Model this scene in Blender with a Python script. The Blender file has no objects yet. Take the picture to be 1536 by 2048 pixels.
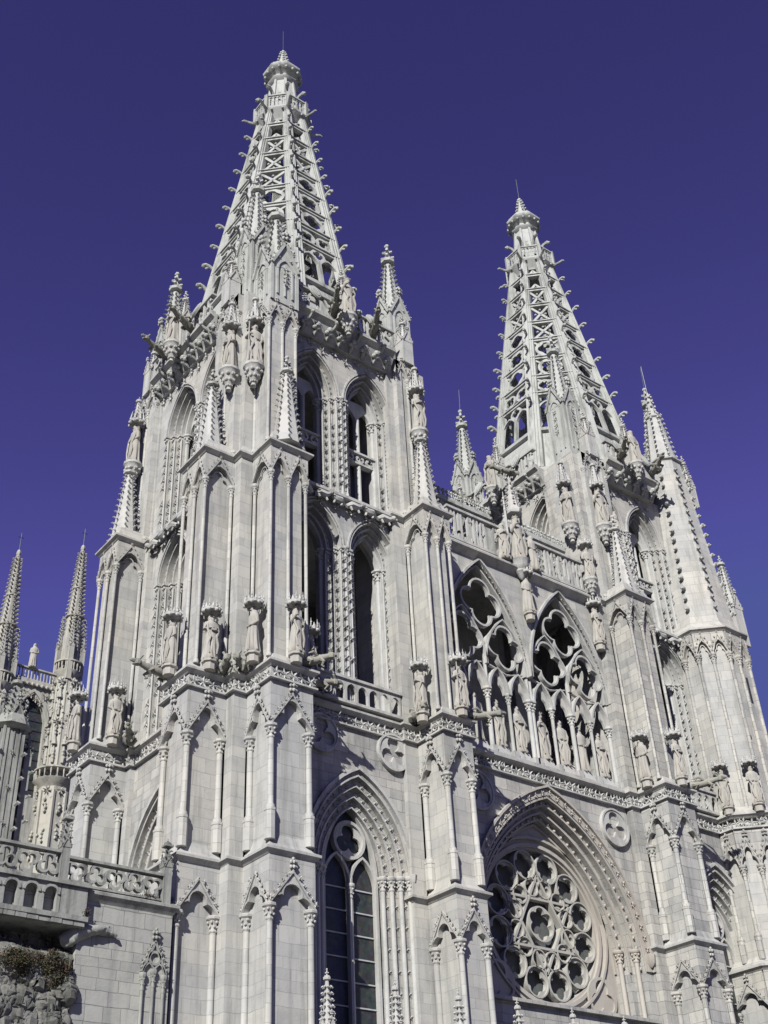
import bpy, bmesh, math, random
from math import sin, cos, pi, sqrt, atan2, radians, tan
from mathutils import Vector, Matrix
R = random.Random(11)
sc = bpy.context.scene
COL = sc.collection

# ------------------------------------------------------------------ materials
def newmat(name):
    m = bpy.data.materials.new(name); m.use_nodes = True
    nt = m.node_tree; b = nt.nodes['Principled BSDF']; o = nt.nodes['Material Output']
    return m, nt, b
def N(nt, t, **k):
    n = nt.nodes.new(t)
    for a, v in k.items(): setattr(n, a, v)
    return n
def math_(nt, op, a, b=None, clamp=False):
    n = N(nt, 'ShaderNodeMath', operation=op); n.use_clamp = clamp
    for i, x in enumerate((a, b)):
        if x is None: continue
        if isinstance(x, (int, float)): n.inputs[i].default_value = x
        else: nt.links.new(x, n.inputs[i])
    return n.outputs[0]
def mixc(nt, fac, a, b, mode='MIX'):
    n = N(nt, 'ShaderNodeMix', data_type='RGBA', blend_type=mode)
    for i, x in ((0, fac), (6, a), (7, b)):
        if isinstance(x, (int, float)): n.inputs[i].default_value = x
        elif isinstance(x, tuple): n.inputs[i].default_value = x + (1,) if len(x) == 3 else x
        else: nt.links.new(x, n.inputs[i])
    return n.outputs[2]
def ramp(nt, x, p0, p1):
    n = N(nt, 'ShaderNodeMapRange'); nt.links.new(x, n.inputs[0])
    n.inputs[1].default_value = p0; n.inputs[2].default_value = p1
    return n.outputs[0]
def noise_(nt, vec, scale, detail=5, rough=.6):
    n = N(nt, 'ShaderNodeTexNoise'); n.inputs['Scale'].default_value = scale
    n.inputs['Detail'].default_value = detail; n.inputs['Roughness'].default_value = rough
    nt.links.new(vec, n.inputs['Vector']); return n.outputs[0]
def stone(name, base, warm, grey, bricks=0.0, bw=1.0, bh=.5, mortar=.55, bump=.25, stain=.5, dark=(.16, .16, .155), jit=1.0):
    m, nt, b = newmat(name)
    tc = N(nt, 'ShaderNodeTexCoord'); co = tc.outputs['Object']
    n1 = noise_(nt, co, .18, 3); n2 = noise_(nt, co, 1.3, 6, .65); n3 = noise_(nt, co, 9, 5, .7)
    c = mixc(nt, ramp(nt, n1, .38, .62), base, warm)
    c = mixc(nt, math_(nt, 'MULTIPLY', ramp(nt, n2, .46, .72), .8), c, grey)
    # vertical rain streaks and soot with a shape of their own
    mp = N(nt, 'ShaderNodeMapping'); mp.inputs['Scale'].default_value = (1.6, 1.6, .13)
    nt.links.new(co, mp.inputs[0]); n4 = noise_(nt, mp.outputs[0], 1.2, 6, .62)
    s = math_(nt, 'MULTIPLY', ramp(nt, n4, .5, .7), stain, True)
    h = math_(nt, 'MULTIPLY', n3, .5)
    if bricks:
        sx = N(nt, 'ShaderNodeSeparateXYZ'); nt.links.new(co, sx.inputs[0])
        sn = N(nt, 'ShaderNodeSeparateXYZ'); nt.links.new(tc.outputs['Normal'], sn.inputs[0])
        fx = math_(nt, 'GREATER_THAN', math_(nt, 'ABSOLUTE', sn.outputs[0]), .72)
        w = N(nt, 'ShaderNodeMix', data_type='FLOAT')
        nt.links.new(fx, w.inputs[0]); nt.links.new(sx.outputs[0], w.inputs[2]); nt.links.new(sx.outputs[1], w.inputs[3])
        # irregular course heights
        zz = math_(nt, 'ADD', sx.outputs[2], math_(nt, 'MULTIPLY', math_(nt, 'SINE', math_(nt, 'MULTIPLY', sx.outputs[2], 1.9)), .13))
        cb = N(nt, 'ShaderNodeCombineXYZ')
        nt.links.new(math_(nt, 'ADD', w.outputs[0], 40), cb.inputs[0]); nt.links.new(zz, cb.inputs[1])
        nj = N(nt, 'ShaderNodeTexNoise'); nj.inputs['Scale'].default_value = 2.3; nj.inputs['Detail'].default_value = 3; nt.links.new(co, nj.inputs['Vector'])
        vm = N(nt, 'ShaderNodeVectorMath', operation='MULTIPLY_ADD'); nt.links.new(nj.outputs['Color'], vm.inputs[0]); vm.inputs[1].default_value = (.07, .07, 0); nt.links.new(cb.outputs[0], vm.inputs[2])
        br = N(nt, 'ShaderNodeTexBrick'); nt.links.new(vm.outputs[0], br.inputs['Vector'])
        b2 = N(nt, 'ShaderNodeTexBrick'); nt.links.new(vm.outputs[0], b2.inputs['Vector']); b2.offset = .5; b2.inputs['Scale'].default_value = 1; b2.inputs['Mortar Size'].default_value = 0
        b2.inputs['Brick Width'].default_value = bw*2.6; b2.inputs['Row Height'].default_value = bh*3; b2.inputs['Color1'].default_value = (1.04, 1.03, 1.0, 1); b2.inputs['Color2'].default_value = (.9, .905, .91, 1)
        br.inputs['Scale'].default_value = 1; br.inputs['Mortar Size'].default_value = .012
        br.inputs['Mortar Smooth'].default_value = .3; br.inputs['Bias'].default_value = 0
        br.inputs['Brick Width'].default_value = bw; br.inputs['Row Height'].default_value = bh
        br.offset = .43; br.squash = .8; br.squash_frequency = 3
        br.inputs['Color1'].default_value = (1+.08*jit, 1+.07*jit, 1+.05*jit, 1); br.inputs['Color2'].default_value = (1-.15*jit, 1-.15*jit, 1-.145*jit, 1)
        br.inputs['Mortar'].default_value = (mortar, mortar, mortar * .97, 1)
        fade = ramp(nt, n2, .25, .6)
        c = mixc(nt, 1.0, c, b2.outputs['Color'], 'MULTIPLY')
        c = mixc(nt, math_(nt, 'ADD', math_(nt, 'MULTIPLY', fade, .55), .45), c, br.outputs['Color'], 'MULTIPLY')
        h = math_(nt, 'SUBTRACT', h, math_(nt, 'MULTIPLY', br.outputs['Fac'], 1.2))
    c = mixc(nt, s, c, dark)
    sp = math_(nt, 'MULTIPLY', ramp(nt, n3, .62, .8), .35 * stain + .1)
    c = mixc(nt, sp, c, dark)
    nt.links.new(c, b.inputs['Base Color']); b.inputs['Roughness'].default_value = .93
    b.inputs['Specular IOR Level'].default_value = .2
    bp = N(nt, 'ShaderNodeBump'); bp.inputs['Strength'].default_value = bump; bp.inputs['Distance'].default_value = .06
    nt.links.new(h, bp.inputs['Height']); nt.links.new(bp.outputs[0], b.inputs['Normal'])
    return m
A_ = .455
ASH = stone('ashlar', (A_, A_, A_*.975), (A_*1.03, A_*1.0, A_*.93), (A_*.82, A_*.825, A_*.83), 1.0, mortar=.66, stain=.6, dark=(.19, .19, .175))
ASHW = stone('ashlar_coarse', (A_, A_*.995, A_*.96), (A_*1.0, A_*.965, A_*.89), (A_*.78, A_*.78, A_*.78), 1.0, .85, .46, mortar=.42, stain=.6, bump=.45, jit=1.7)
CARV = stone('carved_stone', (A_*1.02, A_*1.02, A_*.99), (A_*1.04, A_*1.01, A_*.95), (A_*.7, A_*.72, A_*.69), stain=.6, bump=.55, dark=(.13, .135, .12))
SPIR = stone('spire_stone', (A_*.97, A_*.985, A_*.94), (A_*.92, A_*.94, A_*.88), (A_*.66, A_*.68, A_*.63), stain=.75, bump=.5, dark=(.12, .125, .11))
DARKC = stone('sooty_stone', (.33, .32, .28), (.28, .275, .235), (.2, .2, .18), stain=.8, bump=.5, dark=(.06, .06, .055))
FIG = stone('figure_stone', (.40, .385, .35), (.40, .37, .325), (.30, .29, .27), stain=.3, bump=.4, dark=(.15, .14, .125))
ROSEW = stone('rose_stone', (.43, .41, .37), (.42, .38, .33), (.35, .33, .30), stain=.25, bump=.3)
ROSET = stone('rose_tracery', (.42, .41, .38), (.41, .395, .35), (.34, .335, .31), stain=.35, bump=.3)
OLD = stone('lichen_stone', (.33, .33, .31), (.29, .30, .27), (.22, .22, .21), stain=.8, bump=.6, dark=(.08, .08, .075))
OLDB = stone('old_ashlar', (.40, .40, .385), (.38, .38, .35), (.30, .30, .295), 1.0, .85, .42, mortar=.45, stain=.5, bump=.4)
LANT = stone('lantern_stone', (.40, .395, .355), (.42, .395, .34), (.30, .30, .265), stain=.75, bump=.5)
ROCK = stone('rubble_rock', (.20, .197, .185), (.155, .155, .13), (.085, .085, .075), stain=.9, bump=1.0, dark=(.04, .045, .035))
def plain(name, col, rough=.6, metal=0, spec=.5):
    m, nt, b = newmat(name)
    tc = N(nt, 'ShaderNodeTexCoord'); n = noise_(nt, tc.outputs['Object'], 3, 4)
    c = mixc(nt, ramp(nt, n, .3, .7), tuple(x*.8 for x in col), tuple(min(1, x*1.15) for x in col))
    nt.links.new(c, b.inputs['Base Color']); b.inputs['Roughness'].default_value = rough
    b.inputs['Metallic'].default_value = metal; b.inputs['Specular IOR Level'].default_value = spec
    return m
IRON = plain('iron', (.05, .055, .06), .5, .7)
LEAD = plain('window_bar', (.42, .43, .43), .6)
def glassmat(A=(.012, .016, .017), B=(.045, .05, .05), nm='dark_leaded_glass', rg=.35):
    m, nt, b = newmat(nm)
    tc = N(nt, 'ShaderNodeTexCoord'); co = tc.outputs['Object']
    n = noise_(nt, co, 4, 4); v = N(nt, 'ShaderNodeTexVoronoi'); v.inputs['Scale'].default_value = 5; nt.links.new(co, v.inputs[0])
    c = mixc(nt, ramp(nt, n, .3, .7), A, B)
    c = mixc(nt, .3, c, mixc(nt, .93, v.outputs['Color'], A))
    nt.links.new(c, b.inputs['Base Color']); b.inputs['Roughness'].default_value = rg
    bp = N(nt, 'ShaderNodeBump'); bp.inputs['Strength'].default_value = .3; nt.links.new(v.outputs['Distance'], bp.inputs['Height'])
    nt.links.new(bp.outputs[0], b.inputs['Normal']); return m
GLASS = glassmat(); GLASSR = glassmat((.07, .075, .075), (.12, .125, .12), 'grey_reflection_leaded_glass', .7)  # rose glass: its reflection is put into the base colour as lighter grey
def leafmat():
    m, nt, b = newmat('scrub_leaves')
    tc = N(nt, 'ShaderNodeTexCoord'); n = noise_(nt, tc.outputs['Object'], 3.1, 3)
    n2 = noise_(nt, tc.outputs['Object'], 14, 2)
    c = mixc(nt, ramp(nt, n, .42, .6), (.04, .042, .02), (.075, .048, .028))
    c = mixc(nt, ramp(nt, n2, .5, .75), c, (.105, .09, .05))
    nt.links.new(c, b.inputs['Base Color']); b.inputs['Roughness'].default_value = .8; return m
LEAF = leafmat()

# ------------------------------------------------------------------ mesh kit
class M:
    """points are (u along the wall, d outward, z up) in the current frame"""
    def __init__(s): s.v = []; s.f = []; s.at(0, 0, 0)
    def at(s, x, y, th=0, z=0):
        c, n = cos(th), sin(th); s.th = th
        s.F = lambda u, d, w: (x + u*c + d*n, y + u*n - d*c, z + w); return s
    def warp(s, g):
        F0 = s.F; s.F = lambda u, d, w: F0(*g(u, d, w)); return s
    def P(s, pts):
        i = len(s.v); s.v += [s.F(*p) for p in pts]; return i
    def box(s, u0, u1, d0, d1, z0, z1):
        i = s.P([(u0, d0, z0), (u1, d0, z0), (u1, d1, z0), (u0, d1, z0), (u0, d0, z1), (u1, d0, z1), (u1, d1, z1), (u0, d1, z1)])
        s.f += [tuple(i+k for k in q) for q in ((0, 1, 2, 3), (4, 5, 6, 7), (0, 1, 5, 4), (1, 2, 6, 5), (2, 3, 7, 6), (3, 0, 4, 7))]
    def frus(s, b0, b1):
        """b = (u0,u1,d0,d1,z)"""
        i = s.P([(b[x], b[y], b[4]) for b in (b0, b1) for x, y in ((0, 2), (1, 2), (1, 3), (0, 3))])
        s.f += [tuple(i+k for k in q) for q in ((0, 1, 2, 3), (4, 5, 6, 7), (0, 1, 5, 4), (1, 2, 6, 5), (2, 3, 7, 6), (3, 0, 4, 7))]
    def prism(s, poly, d0, d1):
        n = len(poly); i = s.P([(u, d0, z) for u, z in poly] + [(u, d1, z) for u, z in poly])
        s.f += [tuple(range(i, i+n)), tuple(range(i+n, i+2*n))]
        s.f += [(i+k, i+(k+1) % n, i+n+(k+1) % n, i+n+k) for k in range(n)]
    def strip(s, A, B, d0, d1, closed=False):
        n = len(A); i = s.P([(u, d0, z) for u, z in A] + [(u, d0, z) for u, z in B] + [(u, d1, z) for u, z in A] + [(u, d1, z) for u, z in B])
        for k in range(n if closed else n-1):
            l = (k+1) % n
            s.f += [(i+k, i+l, i+n+l, i+n+k), (i+2*n+k, i+2*n+l, i+3*n+l, i+3*n+k), (i+k, i+l, i+2*n+l, i+2*n+k), (i+n+k, i+n+l, i+3*n+l, i+3*n+k)]
        if not closed:
            s.f += [(i, i+n, i+3*n, i+2*n), (i+n-1, i+2*n-1, i+4*n-1, i+3*n-1)]
    def bar(s, a, b, t, d0, d1):
        """flat bar in the wall plane from (u,z) a to b"""
        dx, dz = b[0]-a[0], b[1]-a[1]; L = sqrt(dx*dx+dz*dz) or 1; nx, nz = -dz/L*t/2, dx/L*t/2
        s.prism([(a[0]+nx, a[1]+nz), (b[0]+nx, b[1]+nz), (b[0]-nx, b[1]-nz), (a[0]-nx, a[1]-nz)], d0, d1)
    def tube(s, pts, r, n=6, cap=True):
        P = [Vector(p) for p in pts]; m = len(P)
        rr = r if isinstance(r, (list, tuple)) else [r]*m
        i = len(s.v); up = None
        for k, p in enumerate(P):
            t = (P[min(k+1, m-1)] - P[max(k-1, 0)]).normalized()
            if up is None:
                up = Vector((0, 0, 1)) if abs(t.z) < .9 else Vector((0, 1, 0))
            a = t.cross(up).normalized(); b2 = a.cross(t).normalized(); up = b2
            s.P([tuple(p + (a*cos(2*pi*q/n) + b2*sin(2*pi*q/n))*rr[k]) for q in range(n)])
        for k in range(m-1):
            for q in range(n):
                w = (q+1) % n; s.f.append((i+k*n+q, i+k*n+w, i+(k+1)*n+w, i+(k+1)*n+q))
        if cap: s.f += [tuple(range(i, i+n)), tuple(range(i+(m-1)*n, i+m*n))]
    def lathe(s, u, d, prof, n=8, ph=None, sq=1.0):
        ph = pi/n if ph is None else ph; i = len(s.v)
        for r, z in prof: s.P([(u+r*cos(ph+2*pi*q/n), d+sq*r*sin(ph+2*pi*q/n), z) for q in range(n)])
        m = len(prof)
        for k in range(m-1):
            for q in range(n):
                w = (q+1) % n; s.f.append((i+k*n+q, i+k*n+w, i+(k+1)*n+w, i+(k+1)*n+q))
        s.f += [tuple(range(i, i+n)), tuple(range(i+(m-1)*n, i+m*n))]
    def ball(s, u, d, z, r, n=6, sz=1.0):
        s.lathe(u, d, [(r*.15, z-r*sz), (r*.75, z-.65*r*sz), (r, z), (r*.75, z+.65*r*sz), (r*.15, z+r*sz)], n)
    def star(s, u, d, z, r):
        c = r*.22
        i = s.P([(u, d+.55*r, z), (u+r, d+.5*r, z+r), (u-r, d+.5*r, z+r), (u-r, d+.5*r, z-r), (u+r, d+.5*r, z-r),
                 (u+c, d, z), (u, d, z+c), (u-c, d, z), (u, d, z-c)])
        for t, a, b in ((1, 5, 6), (2, 6, 7), (3, 7, 8), (4, 8, 5)):
            s.f += [(i, i+a, i+t), (i, i+t, i+b), (i+a, i+t, i+b)]
    def leaf(s, u, d, z, r, rot=0.0, n=5, lift=.5):
        """a curled rosette of carved leaves"""
        i = s.P([(u, d+lift*r*.7, z)])
        for k in range(n):
            a = rot + 2*pi*k/n; b = a + pi/n*.55; c = a - pi/n*.55
            j = s.P([(u+r*cos(a), d+lift*r, z+r*sin(a)), (u+r*.6*cos(b), d+lift*r*.3, z+r*.6*sin(b)), (u+r*.6*cos(c), d+lift*r*.3, z+r*.6*sin(c)), (u, d-.05, z)])
            s.f += [(i, j, j+1), (i, j+2, j), (j+3, j+1, j), (j+3, j, j+2)]
    def course(s, path, z, prof, closed=False):
        n = len(path); off = []
        for k in range(n):
            p = Vector(path[k])
            a = Vector(path[k-1]) if (k or closed) else None
            b = Vector(path[(k+1) % n]) if (k < n-1 or closed) else None
            e1 = (p-a).normalized() if a is not None else (b-p).normalized()
            e2 = (b-p).normalized() if b is not None else e1
            n1 = Vector((e1.y, -e1.x)); n2 = Vector((e2.y, -e2.x)); mm = (n1+n2)
            mm = mm.normalized(); k2 = mm / max(.3, mm.dot(n1)); off.append(k2)
        i = len(s.v); q = len(prof)
        for k in range(n):
            for o, dz in prof:
                s.v.append((path[k][0]+off[k].x*o, path[k][1]+off[k].y*o, z+dz))
        for k in range(n if closed else n-1):
            l = (k+1) % n
            for j in range(q):
                w = (j+1) % q; s.f.append((i+k*q+j, i+l*q+j, i+l*q+w, i+k*q+w))
        if not closed: s.f += [tuple(range(i, i+q)), tuple(range(i+(n-1)*q, i+n*q))]
    def mesh(s, name):
        me = bpy.data.meshes.new(name); me.from_pydata(s.v, [], s.f); me.validate()
        bm = bmesh.new(); bm.from_mesh(me); bmesh.ops.recalc_face_normals(bm, faces=bm.faces); bm.to_mesh(me); bm.free()
        me.shade_smooth(); me.set_sharp_from_angle(angle=radians(38)); return me

def tag(o, label=None, cat=None, group=None, kind=None):
    for k, v in (('label', label), ('category', cat), ('group', group), ('kind', kind)):
        if v: o[k] = v
    return o
def link(name, me, mat, parent=None, loc=(0, 0, 0), rz=0, label=None):
    if isinstance(me, M): me = me.mesh(name)
    if me is not None and mat and not me.materials: me.materials.append(mat)
    o = bpy.data.objects.new(name, me); COL.objects.link(o); o.location = loc; o.rotation_euler = (0, 0, rz)
    if parent: o.parent = parent
    if label: o['label'] = label
    return o
def scl(o, k): o.scale = (k, k, k); return o
def empty(name, loc=(0, 0, 0), rz=0):
    return link(name, None, None, None, loc, rz)
def dup(o, parent=None, loc=None, rz=None):
    c = o.copy(); COL.objects.link(c); c.parent = parent
    if loc is not None: c.location = loc
    if rz is not None: c.rotation_euler = (0, 0, rz)
    for ch in [x for x in bpy.data.objects if x.parent == o]: dup(ch, c)
    return c

# ------------------------------------------------------------------ gothic vocabulary
def parch(a, h, n=8, u=0, z=0):
    """pointed arch outline, left spring to right spring"""
    Rr = (a*a+h*h)/(2*a); t1 = math.asin(min(1, h/Rr)) if h <= Rr else pi/2
    t1 = atan2(h, Rr-a)
    L = [(-a+Rr-Rr*cos(t1*k/n), Rr*sin(t1*k/n)) for k in range(n+1)]
    return [(u+x, z+y) for x, y in L] + [(u-x, z+y) for x, y in reversed(L[:-1])]
def trefoil(a, h, u=0, z=0):
    L = [(-a, 0), (-a*.97, h*.12), (-a*.86, h*.3), (-a*.7, h*.43), (-a*.52, h*.5), (-a*.44, h*.47), (-a*.435, h*.6), (-a*.4, h*.74), (-a*.3, h*.88), (-a*.14, h*.97), (0, h)]
    return [(u+x, z+y) for x, y in L] + [(u-x, z+y) for x, y in reversed(L[:-1])]
def foil(n, R_, ph=pi/2, seg=8, u=0, z=0, e=.5, q=.5):
    """n-foil outline of overall radius R_"""
    pts = []; E = R_*e; Q = R_*q
    T = n*seg
    for k in range(T):
        th = 2*pi*k/T
        c = (th-ph) % (2*pi/n)
        if c > pi/n: c -= 2*pi/n
        x = Q*Q - (E*sin(c))**2
        r = E*cos(c)+sqrt(max(0, x)); pts.append((u+r*cos(th), z+r*sin(th)))
    return pts
def circ(R_, T, u=0, z=0):
    return [(u+R_*cos(2*pi*k/T), z+R_*sin(2*pi*k/T)) for k in range(T)]
def archplate(m, u0, u1, zt, cur, d0, d1):
    zs = cur[0][1]
    A = ([(u0, zs)] if cur[0][0]-u0 > .01 else []) + cur + ([(u1, zs)] if u1-cur[-1][0] > .01 else [])
    m.strip(A, [(x, zt) for x, y in A], d0, d1)
def hood(m, cur, t, d0, d1):
    """moulding following an outline, grown outward by t"""
    n = len(cur); B = []
    for k in range(n):
        a = cur[max(0, k-1)]; b = cur[min(n-1, k+1)]
        dx, dz = b[0]-a[0], b[1]-a[1]; L = sqrt(dx*dx+dz*dz) or 1
        B.append((cur[k][0]-dz/L*t, cur[k][1]+dx/L*t))
    m.strip(cur, B, d0, d1)
def along(cur, step, t=0):
    """points spaced along an outline, pushed outward by t"""
    out = []; acc = step*.5
    for a, b in zip(cur, cur[1:]):
        dx, dz = b[0]-a[0], b[1]-a[1]; L = sqrt(dx*dx+dz*dz)
        if L < 1e-6: continue
        while acc < L:
            f = acc/L; out.append((a[0]+dx*f-dz/L*t, a[1]+dz*f+dx/L*t, atan2(dz, dx))); acc += step
        acc -= L
    return out
def capital(m, u, d, z, r):
    m.lathe(u, d, [(r*1.15, z-.55), (r*1.3, z-.5), (r*1.05, z-.45), (r*1.15, z-.3), (r*1.7, z-.12), (r*1.75, z-.1)], 8)
    for k in range(6):
        a = k*pi/3+.3
        m.ball(u+r*1.55*cos(a), d+r*1.55*sin(a), z-.17, r*.5, 5); m.ball(u+r*1.3*cos(a+.5), d+r*1.3*sin(a+.5), z-.34, r*.42, 5)
    m.lathe(u, d, [(r*1.9, z-.1), (r*2.25, z-.05), (r*2.25, z+.04), (r*2.0, z+.07)], 8)
def column(m, u, d, z0, z1, r, ped=0):
    """z1 = top of the capital"""
    zb = z0+ped
    if ped:
        m.lathe(u, d, [(r*1.75, z0), (r*1.75, zb-.12)], 8); m.lathe(u, d, [(r*1.75, zb-.12), (r*1.9, zb-.1), (r*1.9, zb), (r*1.2, zb+.05)], 8)
    m.lathe(u, d, [(r*1.5, zb), (r*1.5, zb+.12), (r, zb+.22), (r, z1-.5)], 10)
    capital(m, u, d, z1, r)
def finial(m, u, d, z, s):
    m.lathe(u, d, [(s*.16, z-.3*s), (s*.14, z+.9*s), (s*.1, z+1.5*s)], 6)
    for k in range(4):
        a = k*pi/2+pi/4
        for zz, rr in ((.25, .42), (.85, .32)):
            m.tube([(u, d, z+(zz-.15)*s), (u+rr*.7*s*cos(a), d+rr*.7*s*sin(a), z+zz*s), (u+rr*1.15*s*cos(a), d+rr*1.15*s*sin(a), z+(zz+.02)*s)], [.09*s, .13*s, .11*s], 5)
    m.ball(u, d, z+.25*s, .26*s, 6); m.ball(u, d, z+.85*s, .22*s, 6); m.ball(u, d, z+1.5*s, .2*s, 6)
def gable(m, u, hw, zb, za, d, t=.1, dep=.09, ball=.08, step=.36, fin=.35):
    """two raking mouldings with buds and a finial, proud of the face at d"""
    for sg in (-1, 1):
        a = (u+sg*hw, zb); b = (u, za); m.bar(a, b, t, d, d+dep)
        L = sqrt(hw*hw+(za-zb)**2); k = step*.6
        while k < L-.15:
            f = k/L; x = a[0]+(b[0]-a[0])*f; zz = a[1]+(b[1]-a[1])*f
            nx, nz = sg*(za-zb)/L, hw/L
            q_ = R.uniform(.75, 1.15); m.ball(x+nx*(t*.5+ball*.6), d+dep*.7, zz+nz*(t*.5+ball*.6), ball*.72*q_, 5); m.leaf(x+nx*(t*.5+ball*1.0), d+dep*.4, zz+nz*(t*.5+ball*1.0), ball*1.55*q_, R.uniform(0, 6), 4, .7); k += step*R.uniform(.88, 1.12)
    if fin: finial_flat(m, u, d+dep*.5, za, fin)
def finial_flat(m, u, d, z, s):
    m.box(u-.07*s*2, u+.14*s, d-.02, d+.14*s, z-.1, z+1.3*s)
    for dz in (.5, 1.15):
        for a in (-1, 0, 1):
            m.ball(u+a*.38*s, d+.16*s+(a == 0)*.16*s, z+dz*s, .25*s, 5)
    m.ball(u, d+.1*s, z+1.6*s, .25*s, 5)
def pinnacle(m, x, y, w, z0, zb, zr, zt, crk=.13, gab=True, n=8, step=None, niche=True, th=0):
    """square shaft z0-zb with gables, crocketed spirelet to ring zr and leafy finial to zt (tower-local x,y)"""
    h = w/2; m.at(x, y, th)
    m.box(-h, h, -h, h, z0, zb)
    gh = w*1.15
    for k in range(4):
        m.at(x, y, th+k*pi/2)
        if gab:
            m.prism([(-h, zb), (h, zb), (0, zb+gh)], h-.02-w*.5, h+.02)
            gable(m, 0, h, zb, zb+gh, h+.02, w*.09, w*.08, w*.055, w*.28, w*.28)
            if niche and zb-z0 > w*1.2:
                m.box(-h*.62, -h*.5, h, h+.05*w, zb-(zb-z0)*.8, zb-.1*w); m.box(h*.5, h*.62, h, h+.05*w, zb-(zb-z0)*.8, zb-.1*w)
                hood(m, parch(h*.5, h*.9, 5, 0, zb-.15*w), .07*w, h, h+.06*w)
                m.box(-h*.05, h*.05, h, h+.05*w, zb-(zb-z0)*.8, zb+.1*w)
                for q in range(4): m.leaf(0, h+.05*w, zb-(zb-z0)*(.1+.12*q), w*.13, q, 5)
        m.box(-h-.02*w, -h+.08*w, h-.08*w, h+.03*w, z0, zb)
    m.at(x, y, th)
    r0 = h*1.02; r1 = max(.06, w*.13)
    m.lathe(0, 0, [(r0, zb), (r1, zr)], n)
    L = zr-zb; step = step or max(.22, w*.3); k = zb+gh*.35
    while k < zr-step*.4:
        r = r0+(r1-r0)*(k-zb)/L
        for q in range(n):
            a = pi/n+2*pi*q/n; c, s_ = cos(a), sin(a)
            m.tube([(r*.9*c, r*.9*s_, k-crk*.4), ((r+crk*.9)*c, (r+crk*.9)*s_, k+crk*.2), ((r+crk*1.5)*c, (r+crk*1.5)*s_, k-crk*.25)], [crk*.42, crk*.5, crk*.38], 4)
        k += step
    m.lathe(0, 0, [(r1, zr-.05), (r1*2.3, zr), (r1*2.4, zr+.12*w+.03), (r1*1.2, zr+.2*w+.05)], 8)
    finial(m, 0, 0, zr+.2*w, (zt-zr-.2*w)/1.7)
def spirelet(m, u, d, w, z0, zr, zt, n=8, crk=.09, step=.42):
    """crocketed pyramid in the current frame"""
    r1 = w*.09+.03; m.lathe(u, d, [(w*.5, z0), (r1, zr)], n)
    k = z0+step*.4
    while k < zr-.15:
        r = w*.5+(r1-w*.5)*(k-z0)/(zr-z0)
        for q in range(n):
            a = pi/n+2*pi*q/n; c, s_ = cos(a), sin(a)
            m.tube([(u+r*.92*c, d+r*.92*s_, k-crk*.5), (u+(r+crk)*c, d+(r+crk)*s_, k+crk*.3), (u+(r+crk*1.7)*c, d+(r+crk*1.7)*s_, k-crk*.2)], [crk*.5, crk*.55, crk*.4], 4)
        k += step
    m.lathe(u, d, [(r1, zr-.05), (r1*2.2, zr), (r1*2.3, zr+.12), (r1, zr+.2)], 8); finial(m, u, d, zr+.2, (zt-zr-.2)/1.7)
def panel(m, w, z0, z1, nb, zcap, zap, zgab, rec, kind='t', r=.13, ped=0, fin=.35, skip=(), ball=.075):
    """blind arcade on a face, frame origin at its left edge, d=0 the full face, wall recessed by rec"""
    bw = w/nb
    for k in range(nb):
        uc = bw*(k+.5); a = bw/2-r*.9
        cur = (trefoil if kind == 't' else parch)(a, zap-zcap, u=uc, z=zcap) if kind == 't' else parch(a, zap-zcap, 6, uc, zcap)
        archplate(m, max(k*bw, .004 if 0 not in skip else rec+.004), min((k+1)*bw, w-.004 if nb not in skip else w-rec-.004), z1-.003, cur, -rec, 0 if not skip else -.002)
        hood(m, [(x, z) for x, z in cur], -.0+.07, 0, .035)
        if kind != 't':
            inner = trefoil(a*.78, (zap-zcap)*.72, uc, zcap-.0)
            hood(m, inner, .05, -rec*.8, -rec*.5)
        if zgab: gable(m, uc, bw/2-.02, zcap+.05, zgab, 0, .075, .07, ball, .3, fin)
    for k in range(nb+1):
        if k in skip: continue
        u = min(max(k*bw, r*1.1), w-r*1.1)
        column(m, u, -r*1.1 if rec > r else 0, z0, zcap, r, ped)

WEATH = lambda o: [(-.6, 0), (o, 0), (o, -.1), (o-.05, -.2), (-.6, -.2)]
def drip(m, path, z, o=.22, slope=.75, back=.35, closed=False):
    """weathered set-off: sloping top, sharp drip, hollow under it"""
    m.course(path, z, [(o, 0), (o, -.1), (o-.1, -.16), (.02, -.26), (-.5, -.26), (-.5, slope), (-back+.1, slope), (-.02, .12)], closed)
def frieze(m, path, z, h=.62, s=.0):
    """band of carved leaves under a drip, along every edge of the path"""
    m.course(path, z, [(.14, -h-.26), (.14, -h-.18), (.04, -h-.12), (-.4, -h-.12), (-.4, -h-.26)])
    for a, b in zip(path, path[1:]):
        dx, dy = b[0]-a[0], b[1]-a[1]; L = sqrt(dx*dx+dy*dy)
        if L < .25: continue
        th = atan2(dy, dx); m.at(a[0], a[1], th)
        n = max(1, round(L/.42))
        for k in range(n):
            u = L*(k+.5)/n
            m.leaf(u, .03, z-.26-h*.5+R.uniform(-.05, .05), h*.46, R.uniform(0, 6), 5, .34)
            m.leaf(u+L/n*.5, .04, z-.26-h*R.choice((.25, .75)), h*.24, R.uniform(0, 6), 4, .4)
    m.at(0, 0, 0)
def face_path(c, left, right, p, b2l, b2r, W, pl=None, pr=None):
    """front face outline of a tower, u from -c to c; left/right = (outer,inner) |u| of the buttresses"""
    P = [(-c, -c)]
    if pl is None: P += [(-left[0], -c), (-left[0], -c-p), (-left[1], -c-p), (-left[1], -c)]
    P += [(-b2l, -c), (-b2l, -W), (b2r, -W), (b2r, -c)]
    if pr is None: P += [(right[1], -c), (right[1], -c-p), (right[0], -c-p), (right[0], -c)]
    return P + [(c, -c)]
def rot(path, th):
    c, s_ = cos(th), sin(th); return [(x*c-y*s_, x*s_+y*c) for x, y in path]

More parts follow.
